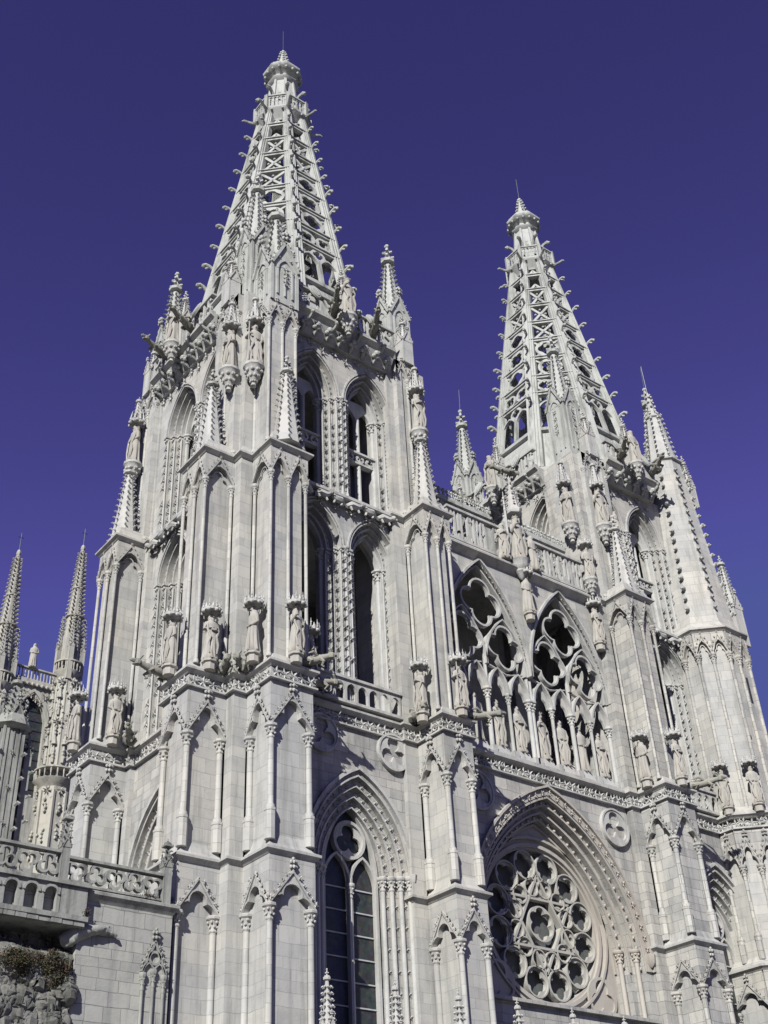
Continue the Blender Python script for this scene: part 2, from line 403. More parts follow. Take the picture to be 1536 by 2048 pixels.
# ------------------------------------------------------------------ figures
def statue_mesh(h=2.6, seed=0, head='beard', arms='book', mant=True):
    """robed standing figure, feet at z=0, facing -y; one continuous carved surface per limb group"""
    r = random.Random(seed); m = M(); k = h/2.6
    n = 28; ph = r.uniform(0, 6); sway = r.uniform(-.05, .05)
    prof = [(0, .36, .27), (.06, .40, .30), (.3, .37, .28), (.7, .34, .26), (1.05, .32, .25), (1.3, .31, .24), (1.5, .29, .22),
            (1.72, .33, .235), (1.92, .36, .23), (2.04, .34, .21), (2.12, .24, .17), (2.17, .12, .12), (2.24, .10, .11)]
    i = len(m.v)
    for z, a, b in prof:
        f = max(0, 1-z/1.75)
        for q in range(n):
            t = 2*pi*q/n
            w = 1 + (.10*f+.02)*sin(7*t+ph+z*.8) + .05*f*sin(11*t-ph+z*1.3) + (.05*sin(3*t+z*4) if .8 < z < 1.7 else 0)
            m.P([((a*w*cos(t)+sway*sin(z*1.6))*k, (b*w*sin(t)+.03*sin(z*1.4))*k, z*k)])
    L = len(prof)
    for a in range(L-1):
        for q in range(n):
            w = (q+1) % n; m.f.append((i+a*n+q, i+a*n+w, i+(a+1)*n+w, i+(a+1)*n+q))
    m.f += [tuple(range(i, i+n))]
    # head with face
    hz = 2.38*k; m.lathe(sway*.2, .03*k, [(.03*k, hz-.19*k), (.1*k, hz-.15*k), (.13*k, hz-.05*k), (.145*k, hz+.03*k), (.13*k, hz+.12*k), (.07*k, hz+.18*k), (.01*k, hz+.2*k)], 12)
    m.tube([(sway*.2, .16*k, hz+.05*k), (sway*.2, .2*k, hz-.03*k), (sway*.2, .15*k, hz-.04*k)], [.015*k, .03*k, .02*k], 5)
    for s_ in (-1, 1):
        m.ball(sway*.2+s_*.05*k, .14*k, hz+.035*k, .022*k, 5); m.ball(sway*.2+s_*.145*k, .02*k, hz, .035*k, 5)
    m.tube([(sway*.2-.04*k, .155*k, hz-.075*k), (sway*.2+.04*k, .155*k, hz-.075*k)], .014*k, 4)
    if head == 'beard':
        m.lathe(sway*.2, .1*k, [(.02*k, hz-.34*k), (.07*k, hz-.24*k), (.1*k, hz-.12*k), (.06*k, hz-.07*k)], 8)
        m.lathe(sway*.2, -.03*k, [(.14*k, hz-.2*k), (.17*k, hz-.05*k), (.16*k, hz+.12*k), (.05*k, hz+.22*k)], 10)
    elif head == 'crown':
        m.lathe(sway*.2, -.03*k, [(.17*k, hz-.22*k), (.18*k, hz-.05*k), (.14*k, hz+.1*k)], 10)
        m.lathe(sway*.2, .02*k, [(.14*k, hz+.08*k), (.155*k, hz+.1*k), (.17*k, hz+.2*k), (.12*k, hz+.2*k)], 10)
        for q in range(6): m.ball(sway*.2+.16*k*cos(q), .02*k+.16*k*sin(q), hz+.23*k, .035*k, 4)
    elif head == 'mitre':
        m.lathe(sway*.2, .02*k, [(.14*k, hz+.07*k), (.16*k, hz+.12*k), (.15*k, hz+.25*k), (.02*k, hz+.42*k)], 8, sq=.7)
    else:
        m.lathe(sway*.2, -.03*k, [(.24*k, hz-.4*k), (.2*k, hz-.2*k), (.17*k, hz-.03*k), (.16*k, hz+.12*k), (.05*k, hz+.21*k)], 10)
    # arms: shoulder, elbow, wrist; then palm and fingers
    def arm(s_, el, wr):
        m.tube([(s_*.27*k, .02*k, 2.0*k), tuple(x*k for x in el), tuple(x*k for x in wr)], [.11*k, .1*k, .065*k], 8)
        w = Vector(wr)*k; m.ball(w.x-s_*.03*k, w.y+.03*k, w.z+.01*k, .055*k, 6)
        for q in range(4):
            b = w+Vector((-s_*(.06), .03, (.03-.02*q)))*k
            m.tube([tuple(b), (b.x-s_*.045*k, b.y+.03*k, b.z), (b.x-s_*.075*k, b.y+.01*k, b.z-.01*k)], [.016*k, .014*k, .01*k], 4)
        m.tube([(w.x, w.y+.04*k, w.z+.04*k), (w.x-s_*.03*k, w.y+.08*k, w.z+.06*k)], [.017*k, .012*k], 4)
    if arms == 'book':
        arm(-1, (-.39, .05, 1.62), (-.1, .27, 1.7)); arm(1, (.38, .05, 1.6), (.12, .29, 1.58))
        m.box(-.13*k, .13*k, .26*k, .33*k, 1.55*k, 1.88*k)
    elif arms == 'bless':
        arm(-1, (-.4, .1, 1.62), (-.3, .3, 1.95)); arm(1, (.38, .05, 1.6), (.14, .27, 1.52))
    elif arms == 'pray':
        arm(-1, (-.36, .08, 1.6), (-.05, .3, 1.82)); arm(1, (.36, .08, 1.6), (.05, .3, 1.82))
    elif arms == 'staff':
        arm(-1, (-.4, .06, 1.62), (-.34, .27, 1.72)); arm(1, (.37, .05, 1.58), (.1, .25, 1.5))
        m.tube([(-.4*k, .3*k, .05*k), (-.38*k, .3*k, 2.45*k)], .03*k, 6)
    else:
        arm(-1, (-.36, .02, 1.6), (-.16, .24, 1.45)); arm(1, (.36, .02, 1.6), (.16, .24, 1.42))
    if mant:   # mantle edge falling in a zigzag
        for s_ in (-1, 1):
            m.tube([(s_*.26*k, .12*k, 2.02*k), (s_*.3*k, .2*k, 1.6*k), (s_*.16*k, .29*k, 1.2*k), (s_*.28*k, .27*k, .8*k), (s_*.2*k, .3*k, .3*k)], [.04*k, .06*k, .06*k, .05*k, .03*k], 6)
    for q in range(3):
        x = r.uniform(-.18, .18); m.tube([(x*k, .25*k, 1.3*k), ((x+r.uniform(-.1, .1))*k, .29*k, .7*k), ((x+r.uniform(-.15, .15))*k, .33*k, .06*k)], [.02*k, .045*k, .04*k], 5)
    for s_ in (-1, 1): m.tube([(s_*.12*k, .2*k, .05*k), (s_*.14*k, .42*k, .04*k)], [.07*k, .05*k], 6)
    return m.mesh('statue')
SV = [statue_mesh(2.6, 1, 'beard', 'book'), statue_mesh(2.6, 2, 'beard', 'low'), statue_mesh(2.6, 3, 'crown', 'bless'),
      statue_mesh(2.6, 4, 'long', 'low', False), statue_mesh(2.6, 5, 'mitre', 'staff'), statue_mesh(2.6, 6, 'beard', 'pray')]
for me in SV: me.materials.append(FIG)
def statue(x, y, z, th, v, label, group=None, s=1.0):
    """facing outward of a face at angle th (0 = towards the square)"""
    o = link('statue', SV[v], None, None, (x, y, z), th); o.scale = (s, s, s)
    # mesh was built with d outward = -y already
    return tag(o, label, 'statue', group or 'carved stone figures on the facade')
def gargoyle_mesh(seed=0, L=1.9):
    r = random.Random(seed); m = M()
    p = [(0, -.3, 0), (0, .2, .02), (.03, .6, .08), (0, 1.0, .12), (-.02, 1.3, .2), (0, 1.5, .24)]
    f = L/1.9; p = [(a, b*f, c) for a, b, c in p]
    m.tube(p, [.2, .23, .2, .19, .14, .13], 10)
    m.lathe(0, 1.62*f, [(.03, .1), (.15, .14), (.19, .26), (.15, .38), (.03, .42)], 8)
    m.tube([(0, 1.68*f, .29), (0, 1.9*f, .30), (0, 1.98*f, .27)], [.13, .09, .05], 7)
    m.tube([(0, 1.66*f, .17), (0, 1.86*f, .12)], [.09, .05], 6)
    for s_ in (-1, 1):
        m.tube([(s_*.1, 1.58*f, .38), (s_*.17, 1.5*f, .52), (s_*.16, 1.42*f, .56)], [.05, .05, .015], 5)
        m.ball(s_*.09, 1.72*f, .35, .035, 5)
        m.tube([(s_*.17, .95*f, .05), (s_*.24, 1.15*f, -.12), (s_*.16, 1.02*f, -.28), (s_*.15, 1.15*f, -.34)], [.1, .07, .05, .05], 6)
        m.tube([(s_*.2, .15*f, .02), (s_*.28, .4*f, -.1), (s_*.18, .25*f, -.22)], [.13, .09, .05], 6)
        m.tube([(s_*.12, .75*f, .22), (s_*.3, .5*f, .34), (s_*.2, .1*f, .3)], [.06, .07, .02], 5)
    for q in range(7): m.ball(0, (.1+.2*q)*f, .25+.012*q, .05, 5)
    return m.mesh('gargoyle')
GV = [gargoyle_mesh(1, 1.9), gargoyle_mesh(2, 1.3), gargoyle_mesh(3, .85)]
for me in GV: me.materials.append(DARKC)
def gargoyle(par, x, y, z, th, v=0, label=None):
    return link('gargoyle', GV[v], None, par, (x, y, z), th, label)
def canopy_mesh():
    m = M(); n = 8
    m.lathe(0, 0, [(.3, -.02), (.5, -.05), (.52, .1), (.44, .14), (.3, .22)], n)
    for k in range(n):
        a = 2*pi*(k+.5)/n+pi/n; c, s_ = cos(a), sin(a)
        m.ball(.46*c, .46*s_, -.06, .11, 6)
        m.tube([(.47*c, .47*s_, .1), (.46*c, .46*s_, .55)], [.045, .01], 4)
        m.ball(.47*c, .47*s_, .3, .06, 4)
        b = 2*pi*k/n+pi/n; m.prism
        m.tube([(.45*cos(b), .45*sin(b), .1), (.42*cos(b), .42*sin(b), .36)], [.08, .01], 4)
    return m.mesh('canopy')
def corbel_mesh():
    m = M(); m.lathe(0, 0, [(.06, -1.25), (.14, -1.2), (.1, -1.05), (.2, -.85), (.32, -.55), (.36, -.4), (.42, -.3), (.44, -.2), (.5, -.14), (.5, 0)], 10)
    for k in range(9):
        a = k*2*pi/9; m.ball(.36*cos(a), .36*sin(a), -.4, .1, 5); m.ball(.24*cos(a+.3), .24*sin(a+.3), -.68, .1, 5); m.ball(.13*cos(a), .13*sin(a), -.95, .07, 5)
    return m.mesh('corbel')
CANO, CORB = canopy_mesh(), corbel_mesh()
for me in (CANO, CORB): me.materials.append(CARV)
def tall_canopy_mesh():
    m = M(); m.lathe(0, 0, [(.42, 0), (.45, .12), (.36, .2)], 8)
    for k in range(8):
        a = 2*pi*k/8; m.ball(.4*cos(a), .4*sin(a), -.04, .09, 5)
        m.tube([(.38*cos(a), .38*sin(a), .1), (.3*cos(a), .3*sin(a), .75)], [.07, .015], 4)
        for q in (.3, .5): m.ball(.4*cos(a)*(1-q*.3), .4*sin(a)*(1-q*.3), q, .05, 4)
    spirelet(m, 0, 0, .5, .2, 1.5, 1.9, 6, .05, .25); return m.mesh('canopy')
TCAN = tall_canopy_mesh(); TCAN.materials.append(CARV)

# ------------------------------------------------------------------ lettering in stone tracery
GLY = {'P': [[(0, 0), (0, 1), (.7, 1), (.95, .85), (.95, .65), (.7, .5), (0, .5)]], 'A': [[(0, 0), (0, .7), (.3, 1), (.7, 1), (1, .7), (1, 0)], [(0, .5), (1, .5)]],
 'X': [[(0, 0), (1, 1)], [(0, 1), (1, 0)]], 'V': [[(0, 1), (.15, .35), (.5, 0), (.85, .35), (1, 1)]], 'O': [[(.5, 0), (.05, .25), (.05, .75), (.5, 1), (.95, .75), (.95, .25), (.5, 0)]],
 'B': [[(0, 0), (0, 1), (.7, 1), (.9, .85), (.9, .65), (.7, .52), (0, .52)], [(.7, .52), (.95, .35), (.95, .15), (.7, 0), (0, 0)]], 'I': [[(.5, 0), (.5, 1)]],
 'S': [[(.95, .8), (.7, 1), (.25, 1), (.05, .8), (.1, .6), (.9, .4), (.95, .2), (.7, 0), (.25, 0), (.05, .2)]], 'U': [[(0, 1), (0, .2), (.3, 0), (.7, 0), (1, .2), (1, 1)], [(1, 0), (1, .3)]],
 'L': [[(0, 1), (0, 0), (.9, 0), (.95, .15)]], 'C': [[(.95, .8), (.65, 1), (.3, 1), (.05, .75), (.05, .25), (.3, 0), (.65, 0), (.95, .2)]],
 'R': [[(0, 0), (0, 1), (.7, 1), (.95, .85), (.95, .65), (.7, .5), (0, .5)], [(.5, .5), (1, 0)]], 'E': [[(.95, .85), (.6, 1), (.2, 1), (.02, .75), (.02, .25), (.2, 0), (.6, 0), (.95, .15)], [(.02, .5), (.8, .5)]],
 'T': [[(.5, 0), (.5, 1)], [(0, .9), (.1, 1), (.9, 1), (1, .9)]], 'D': [[(0, 0), (0, 1), (.6, 1), (1, .7), (1, .3), (.6, 0), (0, 0)]], 'N': [[(0, 0), (0, 1), (1, .1)], [(1, 0), (1, 1)]],
 'G': [[(.95, .8), (.65, 1), (.3, 1), (.05, .75), (.05, .25), (.3, 0), (.7, 0), (.95, .2), (.95, .45), (.6, .45)]]}
def letters(par, x0, y0, th, txt, u0, u1, z0, z1, d0, d1, t=.11):
    """each letter of the pierced parapet is a stone part of its own"""
    n = len(txt); cw = (u1-u0)/n
    for k, ch in enumerate(txt):
        if ch == ' ': continue
        m = M(); m.at(x0, y0, th)
        a = u0+k*cw+cw*.15; w = cw*.62
        for st in GLY[ch]:
            P = [(a+x*w, z0+y*(z1-z0)) for x, y in st]
            for i, (p, q) in enumerate(zip(P, P[1:])): m.bar(p, q, t, d0+.003*(i % 2), d1-.003*(i % 2))
            for p in P[1:-1]: m.prism([(p[0]-t*.35, p[1]-t*.35), (p[0]+t*.35, p[1]-t*.35), (p[0]+t*.35, p[1]+t*.35), (p[0]-t*.35, p[1]+t*.35)], d0+.006, d1-.006)
        link('stone_letter', m, CARV, par)

# ------------------------------------------------------------------ tower components
C0, P0 = 6.35, 1.88
LV = {0: (0, 17.55), 1: (17.8, 25.62), 2: (25.9, 37.7)}
def Wxy(th, u, d): return (u*cos(th)+d*sin(th), u*sin(th)-d*cos(th))
def buttress(th, u0, u1, c=6.3, p=(1.9, 1.86, 1.62)):
    """u0<u1 in the face frame. returns (body, arcades)"""
    w = u1-u0; body = M(); arcs = []
    rec = .24
    for st, (z0, z1) in LV.items():
        pp = p[st]; cc = c
        zz = max(z0, 0)
        zc = {0: 15.6, 1: 22.95, 2: 36.15}[st]
        body.at(0, 0, th); body.box(u0+rec, u1-rec, cc-1.2, cc+pp-rec, zz, z1)
        body.box(u0, u1, cc-.6, cc-.0, zz, z1)
        a = M(); k = dict(rec=rec, r=(.13, .13, .085)[st])
        zs = 6 if st == 0 else z0+.35
        if st == 0: q = dict(zcap=15.6, zap=16.5, zgab=17.0, kind='t', fin=.3)
        elif st == 1: q = dict(zcap=22.95, zap=24.25, zgab=24.55, kind='t', ped=1.25, fin=.34)
        else: q = dict(zcap=36.15, zap=37.1, zgab=37.55, kind='p', fin=.12, ball=.05)
        q.update(k); nb = 2 if st == 2 else 1
        x, y = Wxy(th, u0, cc+pp); a.at(x, y, th); panel(a, w, zs, z1, nb, **q)
        if st == 0: q['fin'] = 0
        x, y = Wxy(th, u0, cc); a.at(x, y, th-pi/2); panel(a, pp, zs, z1, 1, skip=(1,), **q)
        x, y = Wxy(th, u1, cc+pp); a.at(x, y, th+pi/2); panel(a, pp, zs, z1, 1, skip=(0,), **q)
        # plinth closing the foot of the recess
        body.at(0, 0, th); body.frus((u0, u1, cc-.1, cc+pp, zz), (u0, u1, cc-.1, cc+pp, zs)) if st == 0 else body.frus((u0, u1, cc-.1, cc+pp, z0), (u0+rec, u1-rec, cc-.1, cc+pp-rec, zs+.3))
        arcs.append(a)
    return body, arcs
def belfry_window(z0, zs, za, s=1.8, a0=1.5, ub=3.5, top=None, transom=None, orders=3, ulf=None, st=.27, mull=True):
    """pair of deep openings, their splayed jambs set with carved stars; d=0 is the wall face"""
    W = M(); C = M(); dep = .27; top = top or za+.9; n = 9
    ul = -(ulf or ub); r = random.Random(5)
    for k in range(orders):
        a = a0-st*k; h = (za-zs)-.25*k; d1 = -dep*k; d0 = d1-dep if k < orders-1 else d1-dep-.6
        for sg in (-1, 1):
            cu = sg*s; cur = parch(a, h, n, cu, zs)
            archplate(W, *((ul, 0) if sg < 0 else (0, ub)), top, cur, d0, d1)
            hood(C, cur, .06, d1-.02, d1+.06)
            if k == 0: hood(C, parch(a+.12, h+.16, n, cu, zs), .08, -.02, .1)
            for (x, z, an) in along(parch(a+.14, h+.15, n, cu, zs), .34): C.star(x, d1, z, .1)
        W.box(ul, -s-a, d0, d1, z0, zs); W.box(s+a, ub, d0, d1, z0, zs); W.box(-s+a, s-a, d0, d1, z0, zs)
        for sg in (-1, 1):
            for e in (-1, 1):
                u = sg*s+e*a; C.lathe(u, d1-.0, [(.09, z0), (.09, z0+.5), (.05, z0+.6), (.05, zs-.3)], 6)
                us = u+e*st*.5
                if k == 0 and sg*e < 0: us = u+e*.12
                z = z0+1.1
                C.lathe(us, d1, [(.045, z0+.7), (.045, zs-.3)], 4)
                while z < zs-.4:
                    if r.random() > .05: C.star(us, d1+.02, z, .185+r.uniform(-.02, .015))
                    z += .55
                for q in range(4): C.ball(us+.08*(q-1.5), d1+.06, zs-.22-.05*(q % 2), .075, 5)
                C.box(us-.18, us+.18, d1-.05, d1+.16, zs-.13, zs-.02)
    C.lathe(0, .0, [(.11, z0), (.11, z0+.5), (.08, z0+.6), (.08, zs-.35)], 8); capital(C, 0, 0, zs, .1)
    ai = a0-st*(orders-1); d = -dep*orders-.2; hi = (za-zs)-.25*(orders-1)
    T = M()
    for sg in (-1, 1):
        cu = sg*s
        T.lathe(cu+ai-.02, d+.1, [(.22, z0), (.22, z0+.6), (.14, z0+.8), (.14, zs-.5)], 8); capital(T, cu+ai-.02, d+.1, zs, .15)
        T.lathe(cu-ai+.02, d+.1, [(.2, z0), (.2, z0+.6), (.12, z0+.8), (.12, zs-.5)], 8); capital(T, cu-ai+.02, d+.1, zs, .13)
        hood(T, parch(ai, hi, 8, cu, zs), -.14, d, d+.3)
        if not mull: continue
        T.box(cu-.13, cu+.13, d-.2, d+.06, z0, zs+.2); T.lathe(cu, d+.06, [(.2, z0), (.2, z0+.7), (.1, z0+.9), (.1, zs)], 8)
        for e in (-1, 1):
            archplate(T, min(cu, cu+e*ai), max(cu, cu+e*ai), zs+hi*.62, parch(ai*.42, .8, 6, cu+e*ai*.52, zs-.1), d-.2, d+.02)
        if transom:
            T.box(cu-ai, cu+ai, d-.15, d+.3, transom, transom+.13); T.box(cu-ai, cu+ai, d-.15, d+.2, transom-.62, transom-.5)
            for q in range(3):
                uu = cu-ai+ai*2*(q+.5)/3; T.strip(circ(.28, 12, uu, transom-.25), foil(3, .2, u=uu, z=transom-.25, seg=4), d-.05, d+.2, True)
    return W, C, T
def tracery_oculus_window(W_, z0, zs, half, za, glassd):
    """two lancets under a foiled circle"""
    T = M(); d = glassd+.12
    T.box(-.09, .09, d-.1, d+.16, z0, zs); T.lathe(0, d+.1, [(.14, z0), (.1, z0+.4), (.1, zs-.2)], 6)
    capital(T, 0, d+.1, zs-.5, .1)
    for e in (-1, 1):
        hood(T, parch(half/2-.06, (za-zs)*.42, 7, e*half/2, zs-.5), .12, d-.1, d+.14)
        T.box(e*half-.07, e*half+.07, d-.1, d+.16, z0, zs)
    cz = zs+(za-zs)*.5; r = half*.52
    T.strip(circ(r+.14, 24, 0, cz), circ(r, 24, 0, cz), d-.1, d+.16, True)
    T.strip(circ(r, 24, 0, cz), foil(3, r*.97, u=0, z=cz, seg=8), d-.06, d+.06, True)
    hood(T, parch(half-.06, za-zs, 9, 0, zs), .14, d-.1, d+.16)
    G = M(); cur = parch(half, za-zs, 9, 0, zs); G.prism([(-half, z0)]+cur+[(half, z0)], glassd-.03, glassd)
    B = M(); z = z0+.5
    while z < zs+.3:
        B.box(-half, half, glassd+.01, glassd+.06, z-.028, z+.028); z += .96
    return T, G, B
def low_window(W, half_out=2.62, zs=18.6, za=22.75, ztop=25.6, ub=3.4, orders=4, glass=True, rnd=True):
    A = M(); Cc = M(); st = .34; dep = .2
    for k in range(orders):
        a = half_out-st*k; h = za-zs-.42*k; d1 = W-dep*k; d0 = d1-dep if k < orders-1 else d1-dep-.7
        cur = parch(a, h, 11, 0, zs); archplate(A, -ub, ub, ztop, cur, d0, d1)
        A.box(-ub, -a, d0, d1, 0, zs); A.box(a, ub, d0, d1, 0, zs)
        hood(Cc, cur, .08, d1-.02, d1+.07)
        for (x, z, an) in (along(parch(a+.17, h+.2, 11, 0, zs), .46*R.uniform(.9, 1.1)) if k in (1, 2, 3) else ()): Cc.ball(x, d1+.02, z, .065, 5); Cc.star(x, d1+.02, z, R.uniform(.1, .14))
        for e in (-1, 1):
            column(Cc, e*(a+.02), d1-.0, 6, zs, .11)
            z = 12.
            while z < zs-.9 and k: Cc.star(e*(a+st*.5), d1, z, .12); Cc.lathe(e*(a+st*.5), d1, [(.03, z+.2), (.03, z+.7)], 4); z += .9
    hood(Cc, parch(half_out+.2, za-zs+.3, 11, 0, zs), .16, W-.02, W+.17)
    for e in (-1, 1): Cc.lathe(e*(half_out+.1), W+.12, [(.05, zs-.3), (.2, zs-.15), (.24, zs+.15)], 6)
    # roundels in the spandrels
    for e in ((-1, 1) if rnd else ()):
        u, z = e*2.02, 24.35; r = .82
        Cc.strip(circ(r+.1, 28, u, z), circ(r, 28, u, z), W-.02, W+.2, True)
        Cc.strip(circ(r, 24, u, z), foil(3, r*.95, ph=pi/2, u=u, z=z, seg=8, e=.52, q=.45), W-.02, W+.15, True)
    return A, Cc
def parapet(m, L, u0, u1, z0, z1, d, txt=None, seg=None, t=.14):
    m.box(u0, u1, d-.14, d+.14, z0, z0+.14); m.box(u0, u1, d-.17, d+.17, z1-.13, z1)
    if txt: L.append((m.th, txt, u0+.1, u1-.1, z0+.2, z1-.16, d-.06, d+.08, t))
    else:
        n = max(1, round((u1-u0)/.62))
        for k in range(n):
            c = u0+(u1-u0)*(k+.5)/n; w = (u1-u0)/n; cur = parch(w/2-.06, .34, 5, c, z1-.62)
            archplate(m, c-w/2, c+w/2, z1-.13, cur, d-.07, d+.07); m.box(c-w/2-.05, c-w/2+.05, d-.08, d+.08, z0+.14, z1-.6)
        m.box(u1-.1, u1, d-.08, d+.08, z0+.14, z1-.6)

# ------------------------------------------------------------------ spire
def rc(z): return max(.5, 1.7+(74.5-z)*.1667)
def spire(tower):
    C8, S8 = cos(pi/8), sin(pi/8)
    base = M(); base.at(0, 0)
    base.lathe(0, 0, [(rc(49.5)+.5, 49.4), (rc(49.5)+.5, 50.4), (rc(51)-.1, 51), (rc(54.4)-.1, 54.3), (rc(54.4)+.15, 54.4), (rc(54.4)+.15, 54.65), (rc(55)-.35, 54.75)], 8, pi/8)
    sp = link('spire', base, SPIR, tower)
    tiers = [54.7, 58.3, 60.15, 62.3, 64.4, 66.5, 68.65, 70.65, 72.6, 74.3]
    def panelface(par):
        p = M(); p.at(0, 0)
        p.warp(lambda u, d, z: (u, d+rc(z)*C8, z))
        for k in range(1, len(tiers)-1):
            z0 = tiers[k]; w = rc(z0)*S8; p.box(-w, w, -.28, .1, z0-.14, z0+.14)
            p.box(-w, w, .05, .2, z0+.06, z0+.14)
        for k in range(len(tiers)-1):
            z0, z1 = tiers[k]+.14, tiers[k+1]-.14; zm = (z0+z1)/2; w = rc(zm)*S8-.38; h = (z1-z0)/2
            t = .2; kk = (k+par) % 3
            if k == 0:
                p.box(-.11, .11, -.2, .06, z0, z1-1.1)
                for e in (-1, 1):
                    hood(p, parch(w*.46, 1.0, 6, e*w*.5, z1-1.7), .13, -.18, .04)
                    p.box(e*w-.08, e*w+.08, -.2, .04, z0, z1-1.5)
                r = .42; p.strip(circ(r+.12, 16, 0, z1-.5), foil(4, r, z=z1-.5, seg=4), -.16, .02, True)
            elif k in (5, 6) or (k == 4 and par):
                p.bar((-w, z0), (w, z1), t, -.14, .02); p.bar((-w, z1), (w, z0), t, -.15, .01); p.ball(0, -.05, zm, .16, 6)
                for e in (-1, 1):
                    p.ball(e*w*.55, -.05, zm, .1, 5); p.ball(0, -.05, zm+e*h*.6, .1, 5)
            elif k <= 4:
                r = min(w, h)*.98
                if w > h*1.35:
                    for e in (-1, 1):
                        cu = e*w*.5; rr = min(w*.5, h)*.98
                        p.strip(circ(rr, 20, cu, zm), foil(4, rr*.76, ph=pi/4*(kk % 2), u=cu, z=zm, seg=5), -.14, .02, True)
                else:
                    p.strip(circ(r, 20, 0, zm), foil(4 if kk else 3, r*.78, z=zm, seg=5 if kk else 20//3 if False else 5) if kk else foil(4, r*.78, ph=pi/4, z=zm, seg=5), -.14, .02, True)
                for e in (-1, 1):
                    for f in (-1, 1): p.bar((e*w, zm+f*h), (e*w*.45, zm+f*h*.45), t*.8, -.13, .0)
            else:
                p.bar((-w, z0), (0, z0+h*.7), t, -.14, .02); p.bar((w, z0), (0, z0+h*.7), t, -.14, .02); p.ball(0, -.04, z0+h*.7, .12, 6)
        return p
    pm = [panelface(0).mesh('tracery_panel'), panelface(1).mesh('tracery_panel')]
    for m_ in pm: m_.materials.append(SPIR)
    r_ = M(); zs = [50.8+k*1.6 for k in range(16)]
    for i_ in range(len(zs)-1):
        z0, z1 = zs[i_], zs[i_+1]
        for (a, dd) in ((.54-.01*(z0-50), .3), (.34-.005*(z0-50), .38), (.13, .48)):
            r_.frus((-a, a, rc(z0)-.34, rc(z0)+dd-.28, z0), (-a*.98, a*.98, rc(z1)-.34, rc(z1)+dd-.28, z1))
    rm = r_.mesh('rib'); rm.materials.append(SPIR)
    c_ = M(); c_.tube([(0, -.1, -.4), (0, .2, -.05), (0, .45, .2), (0, .72, .27), (0, .95, .16), (0, 1.0, .02)], [.2, .15, .13, .17, .17, .08], 7)
    c_.ball(-.12, .8, .2, .12, 5); c_.ball(.12, .8, .2, .12, 5); c_.tube([(0, .45, .1), (0, .68, -.12)], [.06, .1], 5); c_.ball(0, .68, -.1, .11, 5)
    cm = c_.mesh('crocket'); cm.materials.append(SPIR)
    for k in range(8):
        th = k*pi/4
        link('tracery_panel', pm[k % 2], None, sp, (0, 0, 0), th)
        ta = th+pi/8
        link('rib', rm, None, sp, (0, 0, 0), ta)
        z = 57.2
        while z < 74.3:
            x, y = Wxy(ta, 0, rc(z)+.08)
            o = link('crocket', cm, None, sp, (x, y, z), ta); s = (.76-.009*(z-59))*R.uniform(.86, 1.08); o.scale = (s*R.uniform(.9, 1.1), s, s); o.rotation_euler = (R.uniform(-.12, .12), R.uniform(-.08, .08), ta+R.uniform(-.08, .08)); z += 1.98-.006*(z-59)
        # corner colonnettes of the base storey
    g = M(); g.at(0, 0)
    g.lathe(0, 0, [(1.55, 73.8), (1.6, 74.0), (2.05, 74.5), (2.12, 74.65), (2.05, 74.75), (1.5, 74.75)], 8, pi/8)
    for k in range(8):
        g.at(0, 0, k*pi/4); ap = 2.05*C8; w = 2.05*S8
        g.box(-w, w, ap-.16, ap, 74.75, 74.88); g.box(-w-.02, w+.02, ap-.18, ap+.05, 75.98, 76.1)
        for q in range(5):
            u = -w+.2+(2*w-.4)*q/4
            g.box(u-.055, u+.055, ap-.13, ap-.02, 74.8, 76.0); g.ball(u, ap-.07, 75.42, .1, 5)
        for q in range(4):
            u = -w+.2+(2*w-.4)*(q+.5)/4; hood(g, parch(.11, .18, 3, u, 75.72), .05, ap-.12, ap-.02)
        for e in (-1, 1): g.ball(e*w*.5, ap+.02, 74.5, .1, 5)
        g.at(0, 0, k*pi/4+pi/8); g.box(-.13, .13, 1.9, 2.14, 74.6, 76.14)
        g.tube([(0, 1.9, 74.6), (0, 2.4, 74.65), (0, 2.8, 74.75), (0, 2.95, 74.65)], [.13, .1, .09, .04], 6)
    link('gallery', g, SPIR, sp)
    k_ = M(); k_.at(0, 0)
    k_.lathe(0, 0, [(1.3, 74.8), (.88, 79.6)], 8, pi/8)
    for k in range(8):
        k_.at(0, 0, k*pi/4+pi/8)
        k_.frus((-.13, .13, 1.1, 1.42, 74.8), (-.09, .09, .75, .98, 79.5))
        k_.tube([(0, 1.15, 77.0), (0, 1.45, 77.4), (0, 1.8, 77.5), (0, 1.98, 77.3)], [.16, .13, .16, .12], 6); k_.ball(0, 1.88, 77.4, .17, 5)
        k_.at(0, 0, k*pi/4)
        for q in range(4): k_.box(-.09, .09, 1.0-.06*q, 1.17-.085*q, 76.6+q*.5, 76.82+q*.5)
    k_.at(0, 0)
    k_.lathe(0, 0, [(.88, 79.3), (1.12, 79.5), (1.18, 79.65), (.98, 79.8), (.95, 80.05), (1.2, 80.3), (1.45, 80.45), (1.52, 80.6), (1.52, 80.72), (1.4, 80.85), (1.3, 81.1), (1.05, 81.25), (.95, 81.5), (.6, 81.8), (.45, 82.0), (.24, 83.2), (.12, 84.0), (.05, 84.1)], 8, pi/8)
    for k in range(16):
        a = k*pi/8; k_.ball(1.33*cos(a), 1.33*sin(a), 80.3, .13, 5)
    for k in range(6):
        a = k*pi/3
        for zz, r in ((82.3, .5), (82.7, .42), (83.1, .34), (83.5, .26), (83.8, .18)): k_.ball(r*cos(a), r*sin(a), zz, .1, 5)
    k_.ball(0, 0, 84.0, .16, 6)
    link('crown', k_, SPIR, sp)
    q = M(); q.tube([(0, 0, 84), (.0, 0, 86.7)], .025, 5); link('lightning_rod', q, IRON, sp)
    return sp

